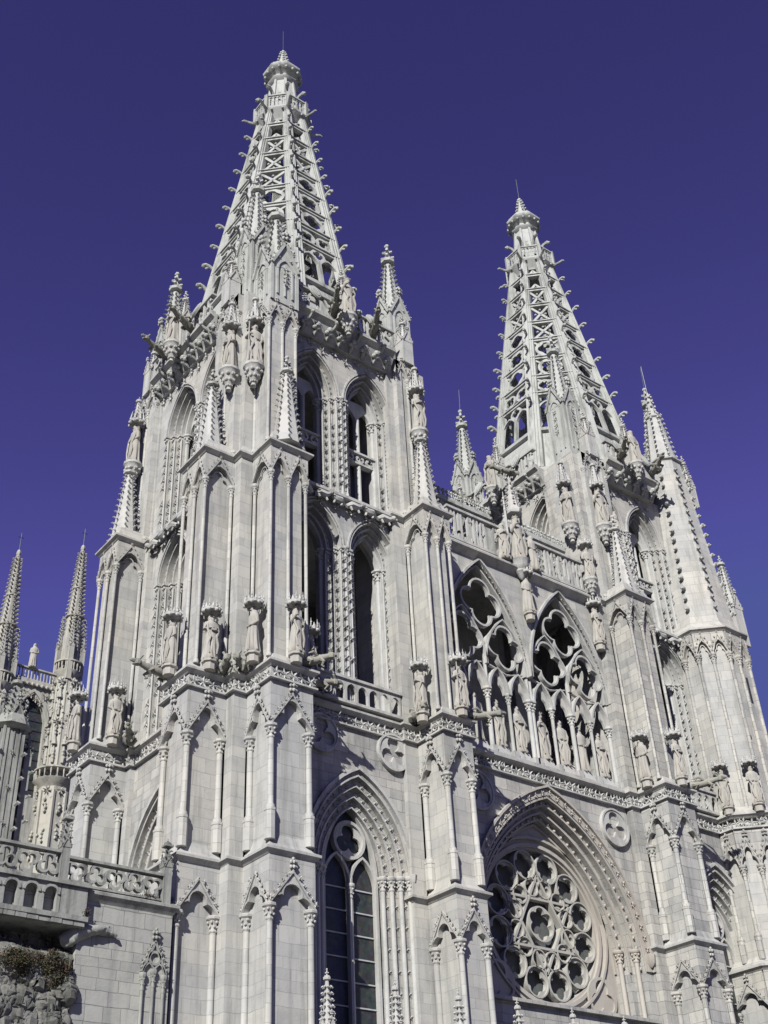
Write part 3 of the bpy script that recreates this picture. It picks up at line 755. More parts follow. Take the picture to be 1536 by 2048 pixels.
# ------------------------------------------------------------------ shared tower meshes
F_L, F_R = (5.65, 3.5), (5.5, 3.75)
def mk(name, m, mat):
    me = m.mesh(name); me.materials.append(mat); return me
def belset(*a, **k):
    w_, c_, t_ = belfry_window(*a, **k); return [mk('belfry_window', w_, ASH), mk('colonnettes', c_, CARV), mk('mullions', t_, CARV)]
BEL2 = belset(25.9, 34.9, 37.15, 1.8, 1.5, 3.5, 37.95, mull=False)
BEL2B = belset(25.9, 34.9, 37.15, 1.8, 1.5, 4.4, 37.95, mull=False, ulf=4.7)
BEL3 = belset(37.9, 44.8, 47.4, 1.85, 1.55, 3.55, 48.6, transom=42.2)
BEL3B = belset(37.9, 44.8, 47.4, 1.85, 1.55, 4.4, 48.6, transom=42.2, ulf=4.7)
LW_A, LW_C = low_window(6.05)
LOWM = [mk('tall_window', LW_A, ASHW), mk('archivolts', LW_C, CARV)]
LOWS = mk('archivolts', low_window(6.05, rnd=False)[1], CARV)
T_, G_, B_ = tracery_oculus_window(6.05, 6, 18.6, 1.4, 21.6, 6.05-1.0)
LOWT = [mk('tracery', T_, CARV), mk('glass', G_, GLASS), mk('window_bars', B_, LEAD)]
bl = M(); bl.at(0, 0); bl.prism([(-1.74, 0), (-1.74, 18.6)]+parch(1.74, 3.9, 9, 0, 18.6)+[(1.74, 0)], 5.0, 5.15)
BLIND = mk('blind_infill', bl, ASH)
def animals(m, W, ua, ub, z):
    """string of crouching carved beasts below the upper windows"""
    m.box(ua, ub, W-.1, W+.38, z, z+.16); m.frus((ua, ub, W-.1, W+.34, z+.16), (ua, ub, W-.1, W+.02, z+.5))
    n = round((ub-ua)/1.05)
    for k in range(n):
        u = ua+(ub-ua)*(k+.5)/n; e = 1 if k % 2 else -1; x = W+.2
        m.tube([(u-e*.42, x, z-.38), (u-e*.15, x+.1, z-.25), (u+e*.2, x+.12, z-.28), (u+e*.42, x+.16, z-.16)], [.12, .2, .19, .12], 7)
        m.ball(u+e*.5, x+.2, z-.12, .16, 6); m.tube([(u+e*.5, x+.2, z-.14), (u+e*.68, x+.27, z-.22)], [.1, .06], 5)
        for f in (-.25, .2): m.tube([(u+f, x+.12, z-.4), (u+f+e*.08, x+.16, z-.62)], [.07, .05], 5)
        m.leaf(u, W+.05, z-.6, .24, k, 5)
def boss(k):
    m = M(); m.at(0, 0)
    m.ball(0, .62, .62, .22, 8); m.ball(.17, .52, .42, .18, 7); m.ball(-.18, .5, .4, .17, 7); m.leaf(0, .3, .55, .4, k, 6); m.leaf(.1, .45, .85, .3, k+1, 5)
    m.tube([(0, .05, -.05), (0, .35, .15), (0, .5, .4)], [.1, .15, .13], 6)
    if k: m.tube([(.3, .4, .8), (.3, .85, .9), (.3, 1.05, 1.1)], [.13, .13, .09], 6); m.ball(.3, 1.03, 1.12, .16, 6)
    return mk('carved_boss', m, SPIR)
BOSM = [boss(0), boss(1)]
def tower(kind, cx, label):
    T = empty('bell_tower', (cx, 0, 0)); tag(T, label, 'tower', 'twin openwork-spired towers')
    one = kind == 1
    ASHT = ASH if one else ASHW
    absent = {(1, 0)} if one else {(3, 1)}      # the bay of the rose window swallows these
    # --- solid corner piers
    faces = {0: (F_L, F_R), 1: ((5.55, 3.55), (5.55, 3.55)), 2: ((5.55, 3.55), (5.55, 3.55)), 3: ((5.5, 3.4), (5.7, 3.5))}
    corners = [(-1, -1), (1, -1), (1, 1), (-1, 1)]
    for sx, sy in corners:
        if not one and (sx, sy) == (1, -1): continue
        b = M(); b.at(0, 0)
        for z0, z1, c, k in ((0, 17.55, 6.32, 2.98), (17.8, 25.62, 6.3, 2.98), (25.9, 37.7, 6.3, 2.98), (38.0, 49.35, 6.12, 3.28)):
            x0, x1 = sorted((sx*c, sx*k)); y0, y1 = sorted((-sy*c, -sy*k)); b.box(x0, x1, y0, y1, z0, z1)
        link('corner_pier', b, ASHT, T)
    # --- buttresses with blind arcades
    for f in range(4):
        th = {0: 0, 1: pi/2, 2: pi, 3: -pi/2}[f]; L, Rr = faces[f]
        for side in (0, 1):
            if not one and f == 0 and side == 1: continue
            if not one and f == 1 and side == 0: continue
            if (f, side) in absent: continue
            u0, u1 = (-L[0], -L[1]) if side == 0 else (Rr[1], Rr[0])
            body, arcs = buttress(th, u0, u1)
            bo = link('buttress', body, ASHT, T)
            for a in arcs: link('blind_arcade', a, ASHT, bo)
            # upper shaft and ledge spirelet
            big = one and f == 0 and side == 0
            p3 = 1.42 if big else .34
            m = M(); m.at(0, 0, th); rec = .12
            ztop = 47.9 if big else 49.3; zc = 46.5 if big else 48.0
            ua, ub = (u0, -3.82) if big else ((u0, u1))
            m.box(ua+rec, ub-rec, 5.9, 6.12+p3-rec, 38, ztop)
            x, y = Wxy(th, ua, 6.12+p3); m.at(x, y, th)
            panel(m, ub-ua, 38.3, ztop, 2, zc, zc+.75, zc+1.25, rec, 'p', .085, fin=.22)
            for e, (uu, dd) in ((-1, (ua, 6.12)), (1, (ub, 6.12+p3))):
                x, y = Wxy(th, uu, dd); m.at(x, y, th+e*pi/2)
                if p3 > 1: panel(m, p3, 38.3, ztop, 1, zc, zc+.75, zc+1.25, rec, 'p', .085, skip=(1,) if e < 0 else (0,), fin=.22)
                else: m.box(0, p3, -.4, 0, 38, ztop)
            link('upper_shaft', m, ASH, bo)
            s = M(); s.at(0, 0, th); um = (u0+u1)/2
            spirelet(s, um, 6.3+(1.32 if big else .85), 1.45, 38.2, 43.0, 44.2, 8, .1, .4)
            link('spirelet', s, CARV, bo)
            if not big:
                s = M(); x, y = Wxy(th, um, 6.3); pinnacle(s, x, y, .72, 49.3, 51.0, 52.6, 53.4, .08, True, 8, niche=False, th=th); link('small_pinnacle', s, CARV, bo)
    # --- window walls
    for f in range(4):
        th = {0: 0, 1: pi/2, 2: pi, 3: -pi/2}[f]
        if f == 0 and not one: u_, W2, W3 = -1.7, 5.6, 5.75
        elif f == 3: u_, W2, W3 = 1.15, 5.95, 6.0
        else: u_, W2, W3 = 0, 5.95, 5.9
        wide = u_ != 0
        for st, W, B in ((2, W2, BEL2B if wide else BEL2), (3, W3, BEL3B if wide else BEL3)):
            x, y = Wxy(th, u_+(.1 if f == 0 and one else 0), W)
            o = link('belfry_window', B[0], None, T, (x, y, 0), th)
            link('colonnettes', B[1], None, o); link('mullions', B[2], None, o)
        a = M(); a.at(0, 0, th); animals(a, W2+.05, -3.0, 3.0 if one or f else 1.4, 37.75); link('beast_frieze', a, CARV, T)
        o = link('tall_window', LOWM[0], None, T, (.35 if f == 0 and one else 0, 0, 0), th); link('archivolts', LOWM[1] if f == 0 else LOWS, None, o)
        if f == 0:
            for me in LOWT: link(me.name, me, None, o)
        else: link('infill', BLIND, None, o)
    # --- string courses following the plan
    def ring(c, p, W):
        P = []
        for f, th in ((3, -pi/2), (0, 0), (1, pi/2), (2, pi)):
            L, Rr = faces[f]; fp = face_path(c, L, Rr, p, 2.98, 2.98, W, 0 if (f, 0) in absent else None, 0 if (f, 1) in absent else None)
            P += [(x, y) for x, y in rot(fp, th)][:-1]
        return P
    for z, c, p, W, fr, sl in ((17.8, 6.3, 1.88, None, 0, .45), (25.9, 6.33, 1.88, 6.1, 1, .5), (37.95, 6.33, 1.62, None, 0, .8)):
        if W is None:
            seq = ((3, -pi/2), (0, 0), (1, pi/2), (2, pi))
            for q in range(4):
                (f0, t0), (f1, t1) = seq[q], seq[(q+1) % 4]
                if not one and f0 == 0: continue
                fa = face_path(c, *faces[f0], p, 2.98, 2.98, 5.6, None, 0 if (f0, 1) in absent else None); fb = face_path(c, *faces[f1], p, 2.98, 2.98, 5.6, 0 if (f1, 0) in absent else None)
                pa = rot(fa[fa.index((2.98, -5.6)):], t0); pb = rot(fb[:fb.index((-2.98, -5.6))+1], t1)
                m = M(); drip(m, pa[:-1]+pb, z, .2, sl); link('string_course', m, ASH, T)
            continue
        P = ring(c, p, W)
        if not one:
            # stop at the stair turret: front face cut short
            P1 = [q for q in P if not (q[0] > 2.5 and q[1] < -2.5)]
            k = max(i for i, q in enumerate(P1) if q[1] < -5 and q[0] < 2.5)
            P = P1[k+1:]+P1[:k+1]
            P = P + [(1.6, -W)]
        m = M(); drip(m, P, z, .2, sl, closed=False if not one else True)
        if W != 6.05: m.course(P, z, [(-2.5, -.1), (-.2, -.1), (-.2, -.02), (-2.5, -.02)], one)
        so = link('string_course', m, ASH, T)
        if fr:
            m = M(); frieze(m, P if not one else P+[P[0]], z); link('leaf_frieze', m, CARV, so)
    # --- balustrade before the belfry windows
    m = M(); m.at(0, 0); parapet(m, m, -2.9, 2.9 if one else 1.3, 26.1, 27.45, 6.2); link('balustrade', m, CARV, T)
    # --- floors inside
    m = M(); m.at(0, 0)
    for z in (25.2, 37.3, 48.35): m.box(-5.2, 5.2, -5.2, 5.2, z, z+.3)
    link('vault_floor', m, ASH, T)
    # --- top cornice, parapet, pinnacles
    BOSSES = []
    ct = M(); bo = M(); rl = M(); lt = []; bs = M()
    txt = {0: ('PAX', 'VOBIS') if one else ('ECCE', 'AGNUS'), 3: ('ECCE', 'AGNUS') if not one else ('PAX', 'VOBIS'), 1: None, 2: None}
    for f, th in ((3, -pi/2), (0, 0), (1, pi/2), (2, pi)):
        a, b = -3.5, 3.5
        if one and f == 0: a = -3.9
        if not one and f == 0: a, b = -3.5, 1.4
        p = rot([(a, -6.15), (b, -6.15)], th)
        ct.course(p, 49.5, [(.75, 0), (.75, -.14), (.62, -.24), (.5, -.3), (.45, -.5), (.2, -.95), (.06, -1.15), (.06, -1.3), (-.7, -1.3), (-.7, 0)])
        n = round((b-a)/.78)
        for k in range(n):
            u = a+(b-a)*(k+.5)/n; x, y = Wxy(th, u, 6.1); BOSSES.append((x, y, th, k % 2))
        bo.at(0, 0, th)
        W3 = (5.9 if one else 5.75) if f == 0 else (6.0 if f == 3 else 5.9)
        for k in range(round((b-a)/.8)):
            u = a+.4+k*.8
            bo.leaf(u, W3+.02, 47.95-(.25 if k % 2 else 0), .3, 1.3*k, 5, .5)
        ct.at(0, 0, th); ct.box(a+.01, b-.01, W3-.6, 6.1, 48.23, 48.5)
        tx = txt[f]; um = (a+b)/2; rl.at(0, 0, th)
        if tx:
            parapet(rl, lt, a, um-.3, 49.5, 51.0, 6.72, tx[0], t=.13); parapet(rl, lt, um+.3, b, 49.5, 51.0, 6.72, tx[1], t=.13)
        else: parapet(rl, lt, a, b, 49.5, 51.0, 6.72, None)
        x, y = Wxy(th, um, 6.72); s = M(); pinnacle(s, x, y, .62, 49.4, 51.6, 53.3, 54.1, .09, True, 8, niche=False, th=th); link('small_pinnacle', s, CARV, T)
        for e in (-.27, .27):
            s = M(); s.at(*Wxy(th, um+(b-a)*e, 6.95), th); s.warp(lambda u, d, z: (u, d-(z-50.7)*.35, z))
            s.prism([(-.36, 50.9), (-.3, 51.3), (0, 51.5), (.3, 51.3), (.36, 50.9), (.2, 50.4), (0, 50.2), (-.2, 50.4)], -.02, .12)
            s.prism([(-.24, 50.9), (-.2, 51.2), (0, 51.36), (.2, 51.2), (.24, 50.9), (.13, 50.5), (0, 50.36), (-.13, 50.5)], .1, .16)
            link('shield', s, SPIR, T)
    cn = link('cornice', ct, ASH, T); link('leaf_band', bo, CARV, cn)
    for x, y, th, k in BOSSES: scl(link('carved_boss', BOSM[k], None, cn, (x, y, 48.28), th), .84)
    rr = link('parapet', rl, SPIR, T)
    for th, *q in lt: letters(rr, 0, 0, th, *q)
    for sx, sy in corners:
        if not one and (sx, sy) == (1, -1): continue
        s = M(); pinnacle(s, sx*4.95, -sy*4.95, 1.5, 49.35, 54.0, 59.3, 61.1, .14, True, 8, .42); link('corner_pinnacle', s, SPIR, T)
        if (sx, sy) in ((-1, 1), (1, -1)) or not one:
            s = M(); s.at(sx*4.95, -sy*4.95); s.tube([(0, 0, 61), (.1, 0, 63.2)], .02, 4); link('lightning_rod', s, IRON, T)
    if one:
        s = M(); pinnacle(s, -4.73, -6.75, 1.7, 47.9, 50.6, 55.3, 56.4, .17, True, 8, .5)
        link('stair_pinnacle', s, SPIR, T)
    spire(T)
    return T
T1 = tower(1, 0, 'nearer carved stone bell tower, tallest in view, with stepped buttresses and an openwork crocketed spire')
T2 = tower(2, 24.68, 'farther carved bell tower beyond the rose window, with an octagonal stair turret at its corner')

# ------------------------------------------------------------------ stair turret of the far tower (part of it)
def turret():
    cx, cy = 3.75, -5.95; C8 = cos(pi/8)
    b = M(); b.at(cx, cy)
    r2 = 2.42/C8; r1 = 2.62/C8; r0 = 2.72/C8
    b.lathe(0, 0, [(r0-.25, 0), (r0-.25, 17.5)], 8, pi/8); b.lathe(0, 0, [(r1-.24, 17.6), (r1-.24, 25.6)], 8, pi/8); b.lathe(0, 0, [(r2-.22, 25.8), (r2-.22, 37.75)], 8, pi/8)
    b.lathe(0, 0, [(r2-.1, 37.9), (2.2, 38.9), (1.15, 52.2), (1.15, 52.3)], 8, pi/8)
    b.lathe(0, 0, [(1.15, 52.2), (1.32, 52.3), (1.32, 52.42), (1.0, 52.5)], 8, pi/8)
    o = link('stair_turret', b, ASH, T2)
    a = M(); oc = []
    for (z0, z1, ap, zc, za, zg, kd, nb, ped) in ((0, 17.5, 2.72, 15.6, 16.5, 17.0, 't', 1, 0), (17.7, 25.1, 2.62, 22.95, 24.0, 24.5, 't', 2, 1.25), (25.9, 37.75, 2.42, 36.15, 37.1, 37.55, 'p', 2, 0)):
        w = 2*ap*tan(pi/8); rr = ap/C8
        for k in range(8):
            th = k*pi/4; x, y = Wxy(th, -w/2, ap); a.at(cx+x, cy+y, th)
            panel(a, w, max(z0, 6)+.3, z1, nb, zc, za, zg, .2, kd, .105, ped, fin=.26 if kd == 't' else .1, skip=(nb,), ball=.06)
    link('blind_arcade', a, ASHW, o)
    def octp(ap): return [(cx+ap/C8*cos(-pi+pi/8-2*0+k*pi/4), cy+ap/C8*sin(-pi+pi/8+k*pi/4)) for k in range(8)]
    for z, ap, fr in ((17.7, 2.72, 0), (25.9, 2.62, 1), (37.95, 2.42, 0)):
        m = M(); drip(m, octp(ap), z, .2, .5, closed=True); m.course(octp(ap), z, [(-1, -.15), (-.2, -.15), (-.2, -.02), (-1, -.02)], True); s = link('string_course', m, ASH, o)
        if fr: m = M(); P = octp(ap); frieze(m, P+[P[0]], z); link('leaf_frieze', m, CARV, o)
    c = M(); c.at(0, 0); c.tube([(0, -.1, -.12), (0, .12, .08), (0, .25, -.08)], [.1, .13, .09], 6); c.ball(-.09, .16, .06, .07, 5); c.ball(.09, .16, .06, .07, 5)
    cme = mk('crocket', c, CARV)
    for q in range(5):
        an = -pi/2-pi/8+q*pi/4-pi/4*1; z = 39.6
        while z < 51.6:
            r = 2.2+(1.15-2.2)*(z-38.9)/13.3; th = an+pi/2
            x, y = Wxy(th, 0, r); o2 = link('crocket', cme, None, o, (cx+x, cy+y, z), th); o2.scale = [R.uniform(.8, 1.1)]*3; z += .78*R.uniform(.92, 1.08)
    c = M(); c.at(cx, cy)
    for q in range(4):   # lozenge rows of buds near the foot
        for z in range(4):
            an = q*pi/4-pi*.75; 
            for e in (-.3, 0, .3): c.ball((2.2-.06*z)*C8*cos(an)-e*sin(an), (2.2-.06*z)*C8*sin(an)+e*cos(an), 39.3+z*.5, .07, 5)
    link('bud_rows', c, CARV, o)
    s = M(); s.at(cx, cy); s.lathe(0, 0, [(.95, 52.4), (.5, 56.6)], 8, pi/8)
    for q in range(8):
        an = pi/8+q*pi/4; z = 52.9
        while z < 57:
            r = .95-.107*(z-52.4)
            s.tube([(r*.9*cos(an), r*.9*sin(an), z-.08), ((r+.14)*cos(an), (r+.14)*sin(an), z+.06), ((r+.2)*cos(an), (r+.2)*sin(an), z-.1)], [.07, .08, .06], 4); z += .45
    s.lathe(0, 0, [(.4, 56.5), (.62, 56.7), (.62, 56.85), (.35, 57.0), (.12, 58.9), (.05, 59.3)], 8)
    for q in range(6):
        for z, r in ((57.3, .42), (57.8, .34), (58.3, .26), (58.8, .2)): s.ball(r*cos(q*pi/3+z), r*sin(q*pi/3+z), z, .1, 5)
    s.tube([(0, 0, 59.2), (-.06, 0, 61.9)], .02, 4)
    link('turret_pinnacle', s, CARV, o)
    s = M()
    pinnacle(s, cx+1.9, cy-.35, .62, 49.4, 51.0, 53.2, 54.0, .09, True, 8, niche=False); pinnacle(s, cx+2.7, cy-.9, .9, 38.3, 41.0, 44.6, 45.4, .1, True, 8, niche=False)
    pinnacle(s, cx+2.0, cy+1.6, 1.7, 38, 49.3, 52.5, 53.6, .1, True, 8, niche=False)
    link('small_pinnacle', s, CARV, o)
    w = M()
    for th, u, z0, z1 in ((0, .45, 33.2, 34.9), (0, .4, 14.6, 17.0), (-pi/2, -.35, 43.5, 44.5), (0, -.6, 30.6, 30.8)):
        x, y = Wxy(th, u, 2.42 if z0 > 26 and z0 < 40 else (2.9 if z0 < 20 else 1.75)); w.at(cx+x, cy+y, th)
        w.box(-.09, .09, -.5, -.17, z0, z1)
    link('slit_window', w, GLASS, o)
turret()

# ------------------------------------------------------------------ the front between the towers
NX = 12.34
def nave():
    Nv = empty('rose_facade', (NX, 0, 0)); tag(Nv, 'stone front between the towers, with rose window, king gallery and lettered parapet', 'facade')
    W = 5.9; hb = 5.95
    wl = M(); wl.at(0, 0); mo = M(); mo.at(0, 0)
    zs, za, a0 = 16.6, 24.35, 5.5
    for k in range(4):
        a = a0-.3*k; h = za-zs-.3*k; d1 = W-.27*k; d0 = d1-.27-(0 if k < 3 else .6)
        cur = parch(a, h, 14, 0, zs); archplate(wl, -hb, hb, 25.5, cur, d0, d1)
        wl.box(-hb, -a, d0, d1, 0, zs); wl.box(a, hb, d0, d1, 0, zs)
    wo = link('wall', wl, ASHW, Nv)
    for k in range(4):
        a = a0-.3*k; h = za-zs-.3*k; d1 = W-.27*k
        cur = parch(a, h, 14, 0, zs); hood(mo, cur, .1, d1-.02, d1+.08)
        if k in (1, 3):
            for (x, z, an) in along(parch(a+.17, h+.2, 14, 0, zs), .5): mo.ball(x, d1+.04, z, .1, 6); mo.star(x, d1+.03, z, .13)
            for e in (-1, 1):
                column(mo, e*(a+.02), d1, 8, zs+1.0, .12)
    cur = parch(a0+.12, za-zs+.16, 14, 0, zs); hood(mo, cur, .34, W-.02, W+.1); hood(mo, parch(a0+.42, za-zs+.55, 14, 0, zs), .12, W, W+.24)
    for (x, z, an) in along(parch(a0+.26, za-zs+.32, 14, 0, zs), .55): mo.leaf(x, W+.1, z, .17, x, 5, .6)
    for e in (-1, 1):
        mo.lathe(e*(a0+.3), W+.15, [(.06, zs+.2), (.25, zs+.4), (.3, zs+.8)], 6)
        mo.box(e*5.1-.75, e*5.1+.75, W-1.5, W+.06, zs+.0, zs+.55) if False else None
    link('archivolts', mo, ROSEW, wo)
    # rose
    rd = 4.72; cz, RR = 18.45, 3.62
    tp = M(); tp.at(0, 0); ai = a0-.3*3; T = 48
    outer = []
    for k in range(T):   # wall around the wheel, out to a big square hidden behind the arch orders
        th = 2*pi*k/T; c, s_ = cos(th), sin(th); L = 5.6/max(abs(c), abs(s_)); outer.append((L*c, cz+L*s_+.9))
    tp.strip(outer, circ(RR+.62, T, 0, cz), rd-.3, rd, True)
    for q, (ra, rb, dd) in enumerate(((RR+.62, RR+.5, .12), (RR+.5, RR+.26, -.1), (RR+.3, RR+.12, .02), (RR+.14, RR, -.12))):
        tp.strip(circ(ra, T, 0, cz), circ(rb, T, 0, cz), rd-.6, rd+dd, True)
    hood(tp, parch(ai-.1, za-zs-1.1, 12, 0, zs), .14, rd-.1, rd+.12)
    for e in (-1, 1):
        tp.strip(circ(.98, 24, e*3.35, 15.35), foil(3, .85, ph=pi/2, u=e*3.35, z=15.35, seg=8), rd-.02, rd+.1, True)
    to = link('tympanum', tp, ROSEW, Nv)
    r = M(); r.at(0, 0); dd0, dd1 = rd-.45, rd-.15
    def rose_ring(u, z, R_, n, ph, t=.07):
        r.strip(circ(R_, n*6, u, z), circ(R_-t, n*6, u, z), dd0, dd1+.06, True)
        r.strip(circ(R_-t, n*6, u, z), foil(n, (R_-t)*.95, ph=ph, u=u, z=z, seg=6, e=.5, q=.5), dd0+.12, dd1-.04, True)
    r12 = RR*sin(pi/12)/(1+sin(pi/12)); e12 = RR-r12
    for k in range(12):
        th = 2*pi*k/12+pi/12; rose_ring(e12*cos(th), cz+e12*sin(th), r12, 4, th)
    hx = e12-r12+.22
    for k in range(3):   # six pointed star of bars, two interlaced triangles
        for o_ in (pi/2, -pi/2):
            p = [(hx*cos(o_+k*2*pi/3+j*2*pi/3), cz+hx*sin(o_+k*2*pi/3+j*2*pi/3)) for j in (0, 1)]; r.bar(p[0], p[1], .12, dd0+(.02 if o_ > 0 else 0), dd1+(.05 if o_ > 0 else .03))
    for k in range(12):
        a = (k//2)*pi/3+(-.275 if k % 2 else .275); rose_ring(1.77*cos(a), cz+1.77*sin(a), .47, 4, a, .06)
    for k in range(6):
        a = k*pi/3+pi/2; r.strip(circ(.3, 18, 1.5*cos(a), cz+1.5*sin(a)), foil(3, .27, ph=a, u=1.5*cos(a), z=cz+1.5*sin(a), seg=6), dd0+.12, dd1-.04, True)
    r.strip(circ(.86, 36, 0, cz), foil(6, .83, ph=pi/6, u=0, z=cz, seg=6, e=.6, q=.36), dd0+.06, dd1, True)
    ro = link('rose_window', r, ROSET, Nv)
    g = M(); g.at(0, 0); g.prism(circ(RR+.1, 48, 0, cz), dd0-.2, dd0-.16); link('glass', g, GLASSR, ro)
    # roundels
    m = M(); m.at(0, 0)
    for e in (-1, 1):
        u, z, R_ = e*4.75, 23.75, .92
        m.strip(circ(R_+.1, 28, u, z), circ(R_, 28, u, z), W-.02, W+.2, True); m.strip(circ(R_, 24, u, z), foil(3, R_*.94, u=u, z=z, seg=8, e=.52, q=.45), W-.02, W+.15, True)
    link('roundel', m, CARV, Nv)
    # string course over the rose
    m = M(); P = [(-hb, -W-.05), (hb, -W-.05)]; drip(m, P, 25.9, .25, .12); so = link('string_course', m, ASH, Nv)
    m = M(); frieze(m, P, 25.9); link('leaf_frieze', m, CARV, so)
    # king gallery: two traceried frames
    G = M(); G.at(0, 0); H = M(); H.at(0, 0)
    G.box(-hb, hb, W-1.0, W-.02, 25.95, 26.22)
    for e in (-1, 1):
        cu = e*3.05; a = 2.95; zsp = 31.2; hz = 37.55-zsp
        cur = parch(a, hz, 14, cu, zsp); u0, u1 = sorted((0, e*hb)); archplate(G, u0, u1, 37.95, cur, W-.75, W)
        hood(H, cur, .13, W-.02, W+.16)
        hood(H, parch(a-.18, hz-.28, 14, cu, zsp), .1, W-.5, W-.12); hood(H, parch(a-.02, hz-.05, 14, cu, zsp), -.16, W-.7, W-.3)
        for (x, z, an) in along(parch(a+.0, hz+.0, 14, cu, zsp), .34):
            if z > 32: H.leaf(x, W-.05, z, .12, x, 5, .7)
        # big quatrefoil
        def qf(u, z, R_, ph, t=.12, n=4):
            H.strip(foil(n, R_, ph=ph, u=u, z=z, seg=10, e=.5, q=.5), foil(n, R_-t, ph=ph, u=u, z=z, seg=10, e=.52, q=.48), W-.36, W-.07, True)
            H.strip(foil(n, R_-t*.9, ph=ph, u=u, z=z, seg=10, e=.52, q=.48), foil(n, R_-t*1.45, ph=ph, u=u, z=z, seg=10, e=.54, q=.46), W-.3, W-.2, True)
        qf(cu, 34.95, 1.5, pi/2)
        for f in (-1, 1):
            qf(cu+f*1.46, 32.55, 1.36, pi/2)
            hood(H, parch(1.45, 3.05, 12, cu+f*1.47, 31.2), .09, W-.34, W-.04)
            hood(H, [(cu+f*1.47-1.2, 31.25), (cu+f*1.47-.75, 31.15), (cu+f*1.47, 30.95), (cu+f*1.47+.75, 31.15), (cu+f*1.47+1.2, 31.25)], .06, W-.4, W-.2)
            for j in (-1, 1):
                lu = cu+f*1.47+j*.735
                hood(H, parch(.62, 1.35, 8, lu, 29.75), .11, W-.5, W-.08)
                H.strip(parch(.6, 1.33, 7, lu, 29.75), [(lu+(x-lu)*.78, 29.75+(z-29.75)*.8) for x, z in trefoil_n(15, .6, 1.3, lu, 29.75)], W-.42, W-.3)
        for q in range(5):
            u = cu-2.94+q*1.47; rr = .125 if q in (0, 2, 4) else .095
            column(H, u, W-.3, 26.25, 29.8, rr); H.box(u-.17, u+.17, W-.5, W-.1, 26.2, 26.6)
            if q in (0, 2, 4): H.lathe(u, W-.26, [(.1, 29.8), (.09, 31.9)], 6)
        for q in range(4):
            u = cu-2.94+(q+.5)*1.47; H.frus((u-.48, u+.48, W-1.1, W-.12, 26.1), (u-.38, u+.38, W-1.05, W-.3, 26.75))
    go = link('gallery_wall', G, ASH, Nv); link('gallery_tracery', H, CARV, go)
    # the hollow behind it
    b = M(); b.at(0, 0); b.box(-hb, hb, .4, 1.0, 25.9, 38.3); b.box(-hb, hb, 1.0, W-.5, 25.6, 26.2); b.box(-hb, hb, 1.0, W-.76, 37.6, 38.05); b.box(-hb, hb, -6, .4, 30, 37)
    for u in (-3.6, 3.6): b.box(u-.4, u+.4, 1.0, 1.5, 26.2, 37.6)
    link('back_wall', b, ASH, Nv)
    t = M(); t.at(0, 0)
    for z in (28.6, 31.6): t.tube([(-hb, W-.8, z), (hb, W-.8, z)], .02, 4)
    link('iron_tie', t, IRON, Nv)
    # coping and lettered parapet
    m = M(); m.course([(-hb, -W), (hb, -W)], 38.0, [(.42, 0), (.42, -.12), (.3, -.22), (.12, -.3), (.02, -.42), (-.6, -.42), (-.6, .35), (.1, .35)]); link('coping', m, ASH, Nv)
    rl = M(); rl.at(0, 0); lt = []
    for (u0, u1, tx) in ((-5.2, -.75, 'PULCRA ES'), (.75, 5.5, 'ET DECORA')):
        rl.box(u0, u1, W-.12, W+.16, 38.35, 38.5); rl.box(u0, u1, W-.16, W+.2, 40.35, 40.5)
        lt.append((tx, u0+.05, u1-.05, 38.5, 40.35, W-.05, W+.1, .12))
        for q in range(round((u1-u0)/.5)): rl.ball(u0+.25+.5*q, W+.02, 38.52, .07, 4)
    rr = link('parapet', rl, CARV, Nv)
    for q in lt: letters(rr, 0, 0, 0, *q)
    # gabled crest behind the parapet
    m = M(); m.at(0, 0); d = 4.6
    for (u0, u1) in ((-5.6, -.6), (.6, 5.6)):
        n = 4; w = (u1-u0)/n
        for k in range(n):
            c = u0+w*(k+.5)
            archplate(m, c-w/2, c+w/2, 41.9, parch(w*.42, 1.9, 6, c, 39.4), d-.1, d+.1); m.box(c-w/2-.08, c-w/2+.08, d-.15, d+.18, 38, 42.3)
            m.strip(circ(.3, 16, c, 40.1), foil(4, .26, u=c, z=40.1, seg=4), d-.08, d+.06, True)
            m.prism([(c-.3, 38.2), (c+.3, 38.2), (c, 40.6)], d-.5, d-.3)
            for q in range(2): m.leaf(c-w*.5, d+.15, 41.4-q*.8, .25, q, 5)
        m.box(u0, u1, d-.2, d+.3, 41.9, 42.05); m.box(u0, u1, d-.15, d+.2, 42.05, 42.3)
        for k in range(round((u1-u0)/.34)):
            u = u0+.17+.34*k; z = 42.5; m.tube([(u, d+.05, 42.25), (u, d+.05, 42.75)], [.08, .05], 4); m.ball(u, d+.05, 42.8, .12, 5); m.leaf(u, d+.15, 42.62, .19, u*3, 5, .5); m.ball(u+.12, d-.05, 42.55, .1, 5)
    link('crested_rail', m, SPIR, Nv)
    cg = M(); cg.at(0, 0)      # tabernacle over the Virgin
    for u in (-.62, .62):
        cg.lathe(u, W+.2, [(.08, 38.4), (.08, 41.6), (.02, 43.2)], 6)
        for z in (41.9, 42.3, 42.7): cg.ball(u, W+.2, z, .11, 5)
    cg.lathe(0, W+.25, [(.5, 41.7), (.55, 41.9), (.4, 42.2), (.12, 43.9), (.02, 44.6)], 6)
    for z in (42.4, 42.8, 43.2, 43.6, 44.0):
        for q in range(6): r_ = .42-.2*(z-42.2)/1.6*1.2+.06; cg.ball(r_*cos(q*pi/3), W+.25+r_*sin(q*pi/3), z, .08, 4)
    cg.lathe(0, W+.3, [(.06, 37.25), (.16, 37.35), (.24, 37.55), (.36, 37.7), (.34, 37.8), (.5, 38.05), (.5, 38.2), (.62, 38.4)], 10)
    link('tabernacle', cg, CARV, Nv)
